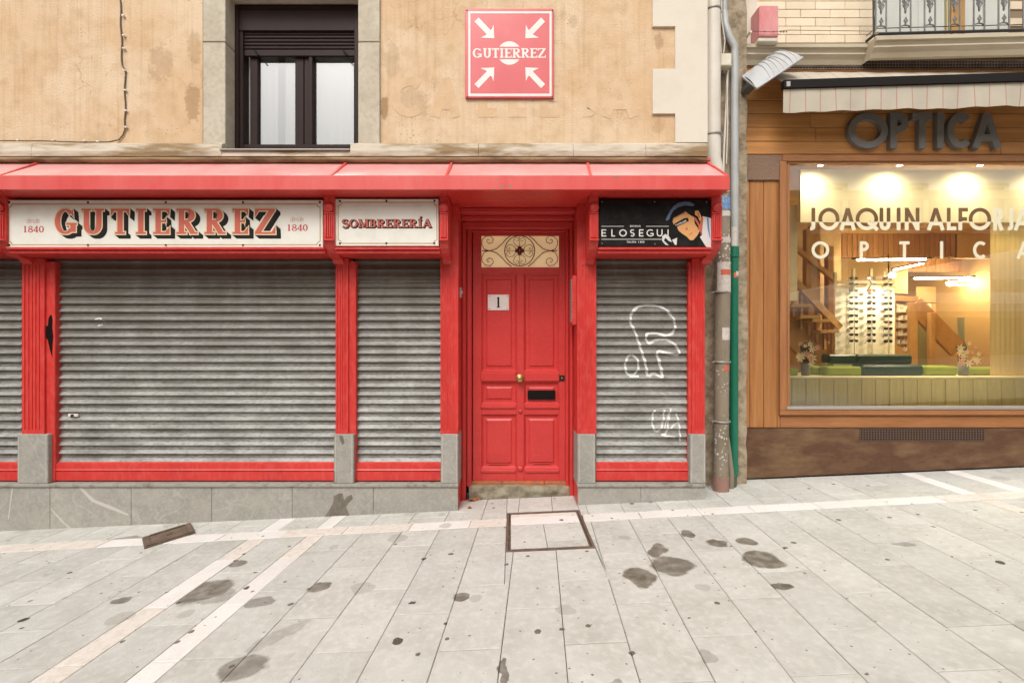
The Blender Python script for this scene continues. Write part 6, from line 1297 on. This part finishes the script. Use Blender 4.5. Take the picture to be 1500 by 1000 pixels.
for i in range(n+1):
    px = 1147.5+612*i/n; y = ad(px)+.03; x = wx(px, y); z2 = wz(102, 4.62)
    for j in range(5): t = j/4; vs.append((x, y+(4.66-y)*t, za_-.004+(z2-za_)*t-.02*math.sin(t*math.pi)+.003*math.sin(i*.5)))
mb.add(vs, [(i*5+j, i*5+j+1, i*5+6+j, i*5+5+j) for i in range(n) for j in range(4)], True); mb.build('canvas', M['awning'], aw)
for px in (1165, 1640): a_, b_ = Vector((wx(px, 4.68), 4.68, zbm+.03)), Vector((wx(px, 4.45), 4.42, zbm+.01)); mb = MB(); mb.tube([a_, b_], .018, 8); mb.build('arm', M['awning_bar'], aw)
# ---- floodlight
fl = root('flood_lamp', 'white ribbed floodlight angled on a bracket beside the awning', 'lamp', P(1100, 128, 4.5))
# shell: arched ribbed hood lying on a plane tilted up to the right
A0, A1, A2, A3 = P(1088, 113, 4.52), P(1134, 78, 4.62), P(1176, 85, 4.45), P(1108, 130, 4.30)   # back-left, back-right, front-right, front-left
def sp2(u, v, h):
    a = A0.lerp(A1, u); b = A3.lerp(A2, u); return a.lerp(b, v)+Vector((-.03, 0, .8)).normalized()*h
mb = MB(); nu, nv = 12, 8; vs = []
for i in range(nu+1):
    for j in range(nv+1): u_, v_ = i/nu, j/nv; vs.append(sp2(u_, v_, .085*math.sin(math.pi*v_)**.7*(math.sin(math.pi*min(1, u_*1.15+.05))**.5 if u_ < .8 else (.85 if u_ < 1 else .5))))
mb.add(vs, [(i*(nv+1)+j, i*(nv+1)+j+1, (i+1)*(nv+1)+j+1, (i+1)*(nv+1)+j) for i in range(nu) for j in range(nv)], True); mb.build('hood', M['lamp_white'], fl)
for k in range(7):
    mb = MB(); u_ = .30+.1*k; mb.tube([sp2(u_, j/8, .004+.085*math.sin(math.pi*j/8)**.7*(math.sin(math.pi*min(1, u_*1.15+.05))**.5 if u_ < .8 else .85)) for j in range(9)], .0035, 5); mb.build('rib', M['alu'], fl)
mb = MB(); mb.tube([sp2(0, 0, 0), sp2(1, 0, 0), sp2(1, 1, 0), sp2(0, 1, 0), sp2(0, 0, 0)], .012, 8); mb.build('rim', M['lamp_white'], fl)
mb = MB(); mb.add([sp2(.02, .04, -.004), sp2(.98, .04, -.004), sp2(.98, .96, -.004), sp2(.02, .96, -.004)], [(0, 1, 2, 3)]); mb.build('lens', M['lamp_dark'], fl)
mb = MB(); c_ = sp2(.08, .5, -.01); mb.box(c_.x-.04, c_.x+.05, c_.y-.02, c_.y+.16, c_.z-.05, c_.z+.02, .012); mb.build('gear_box', M['lamp_dark'], fl)
mb = MB(); mb.tube([c_+Vector((0, .05, 0)), P(1090, 124, 4.66), P(1087, 122, 4.70)], .014, 8); mb.build('arm', M['clamp'], fl)
# ---- alarm box
al = root('alarm_box', 'faded red alarm box with cream base on the white strip and bricks', 'alarm box', P(1126, 62, 4.6))
mb = MB(); mb.bp(1112.5, 8, 1140.5, 54, 4.52, BD-.013, .008); mb.build('cover', M['alarm_red'], al); mb = MB(); mb.bp(1111, 54.3, 1140, 61.5, 4.53, BD-.013, .010); mb.build('base', M['cream_pl'], al)
bk = root('wire_bracket', 'slanting cream bracket holding a rusty wire beside the alarm box', 'bracket', P(1090, 62, 4.6)); mb = MB(); mb.tube([P(1084, 66, 4.68), P(1100, 46.5, 4.50)], .016, 4, smooth=False); mb.build('arm', M['cream_pl'], bk)
mb = MB(); mb.tube([P(1098, 46, 4.51), P(1115, 46.5, 4.50), P(1130, 47, 4.50), P(1142, 46, 4.50), P(1155, 44.5, 4.52), P(1280, 46, 4.40)], .0028, 5); mb.build('wire', M['cable'], bk)
for x in (1120, 1133, 1144, 1148, 1152): mb = MB(); p = P(x, 46.8, 4.50); mb.lathe([(.001, -.008), (.010, 0), (.001, .008)], p.x, p.y, p.z, 'Z', 6); mb.build('wire_knot', M['rust'], bk)
# ================================================================== ACROSS THE STREET (seen only mirrored in the glass)
ob = root('facade_opposite', 'ochre building across the street, mirrored in the window glass', 'building', (0, -6.5, 0))
HH = 6.8
mb = MB(); mb.box(-28, 48, -7.6, -7.0, -2, HH); mb.build('wall', M['opp'], ob)
for i in range(24):
    for j in range(2):
        x = -20.5+i*2.9; z = 3.6+j*2.6
        mb = MB(); mb.box(x-.65, x+.65, -7.0, -6.93, z-.9, z+.9, .01); f_ = mb.build('window', M['whitewash'], ob); mb = MB(); mb.box(x-.45, x+.45, -6.929, -6.92, z-.75, z+.75); mb.build('pane', M['lens_grey'], f_)
mb = MB(); mb.box(-28, 48, -7.0, -6.75, HH-.3, HH); mb.box(-28, 48, -7.0, -6.85, 2.3, 2.5); mb.build('cornice', M['limestone'], ob)
pr = root('market_parasol', 'large white square parasol across the street, mirrored in the shop window', 'parasol', (12.4, -.9, G(12.4, -.9)))
mb = MB(); b = G(12.4, -.9); mb.tube([(12.4, -.9, b), (12.4, -.9, 3.6)], .03, 10); mb.build('pole', M['alu'], pr)
mb = MB(); hm, cx_, cy_ = 6.2, 12.4, -.9; q = [(cx_-hm, cy_-hm*.4), (cx_+hm, cy_-hm*.4), (cx_+hm, cy_+hm*.4), (cx_-hm, cy_+hm*.4)]
mb.add([(a, b_, 2.50) for a, b_ in q]+[(cx_, cy_, 3.70)]+[(a, b_, 2.28) for a, b_ in q], [(0, 1, 4), (1, 2, 4), (2, 3, 4), (3, 0, 4), (0, 1, 6, 5), (1, 2, 7, 6), (2, 3, 8, 7), (3, 0, 5, 8)]); mb.build('canopy', M['tarp'], pr)
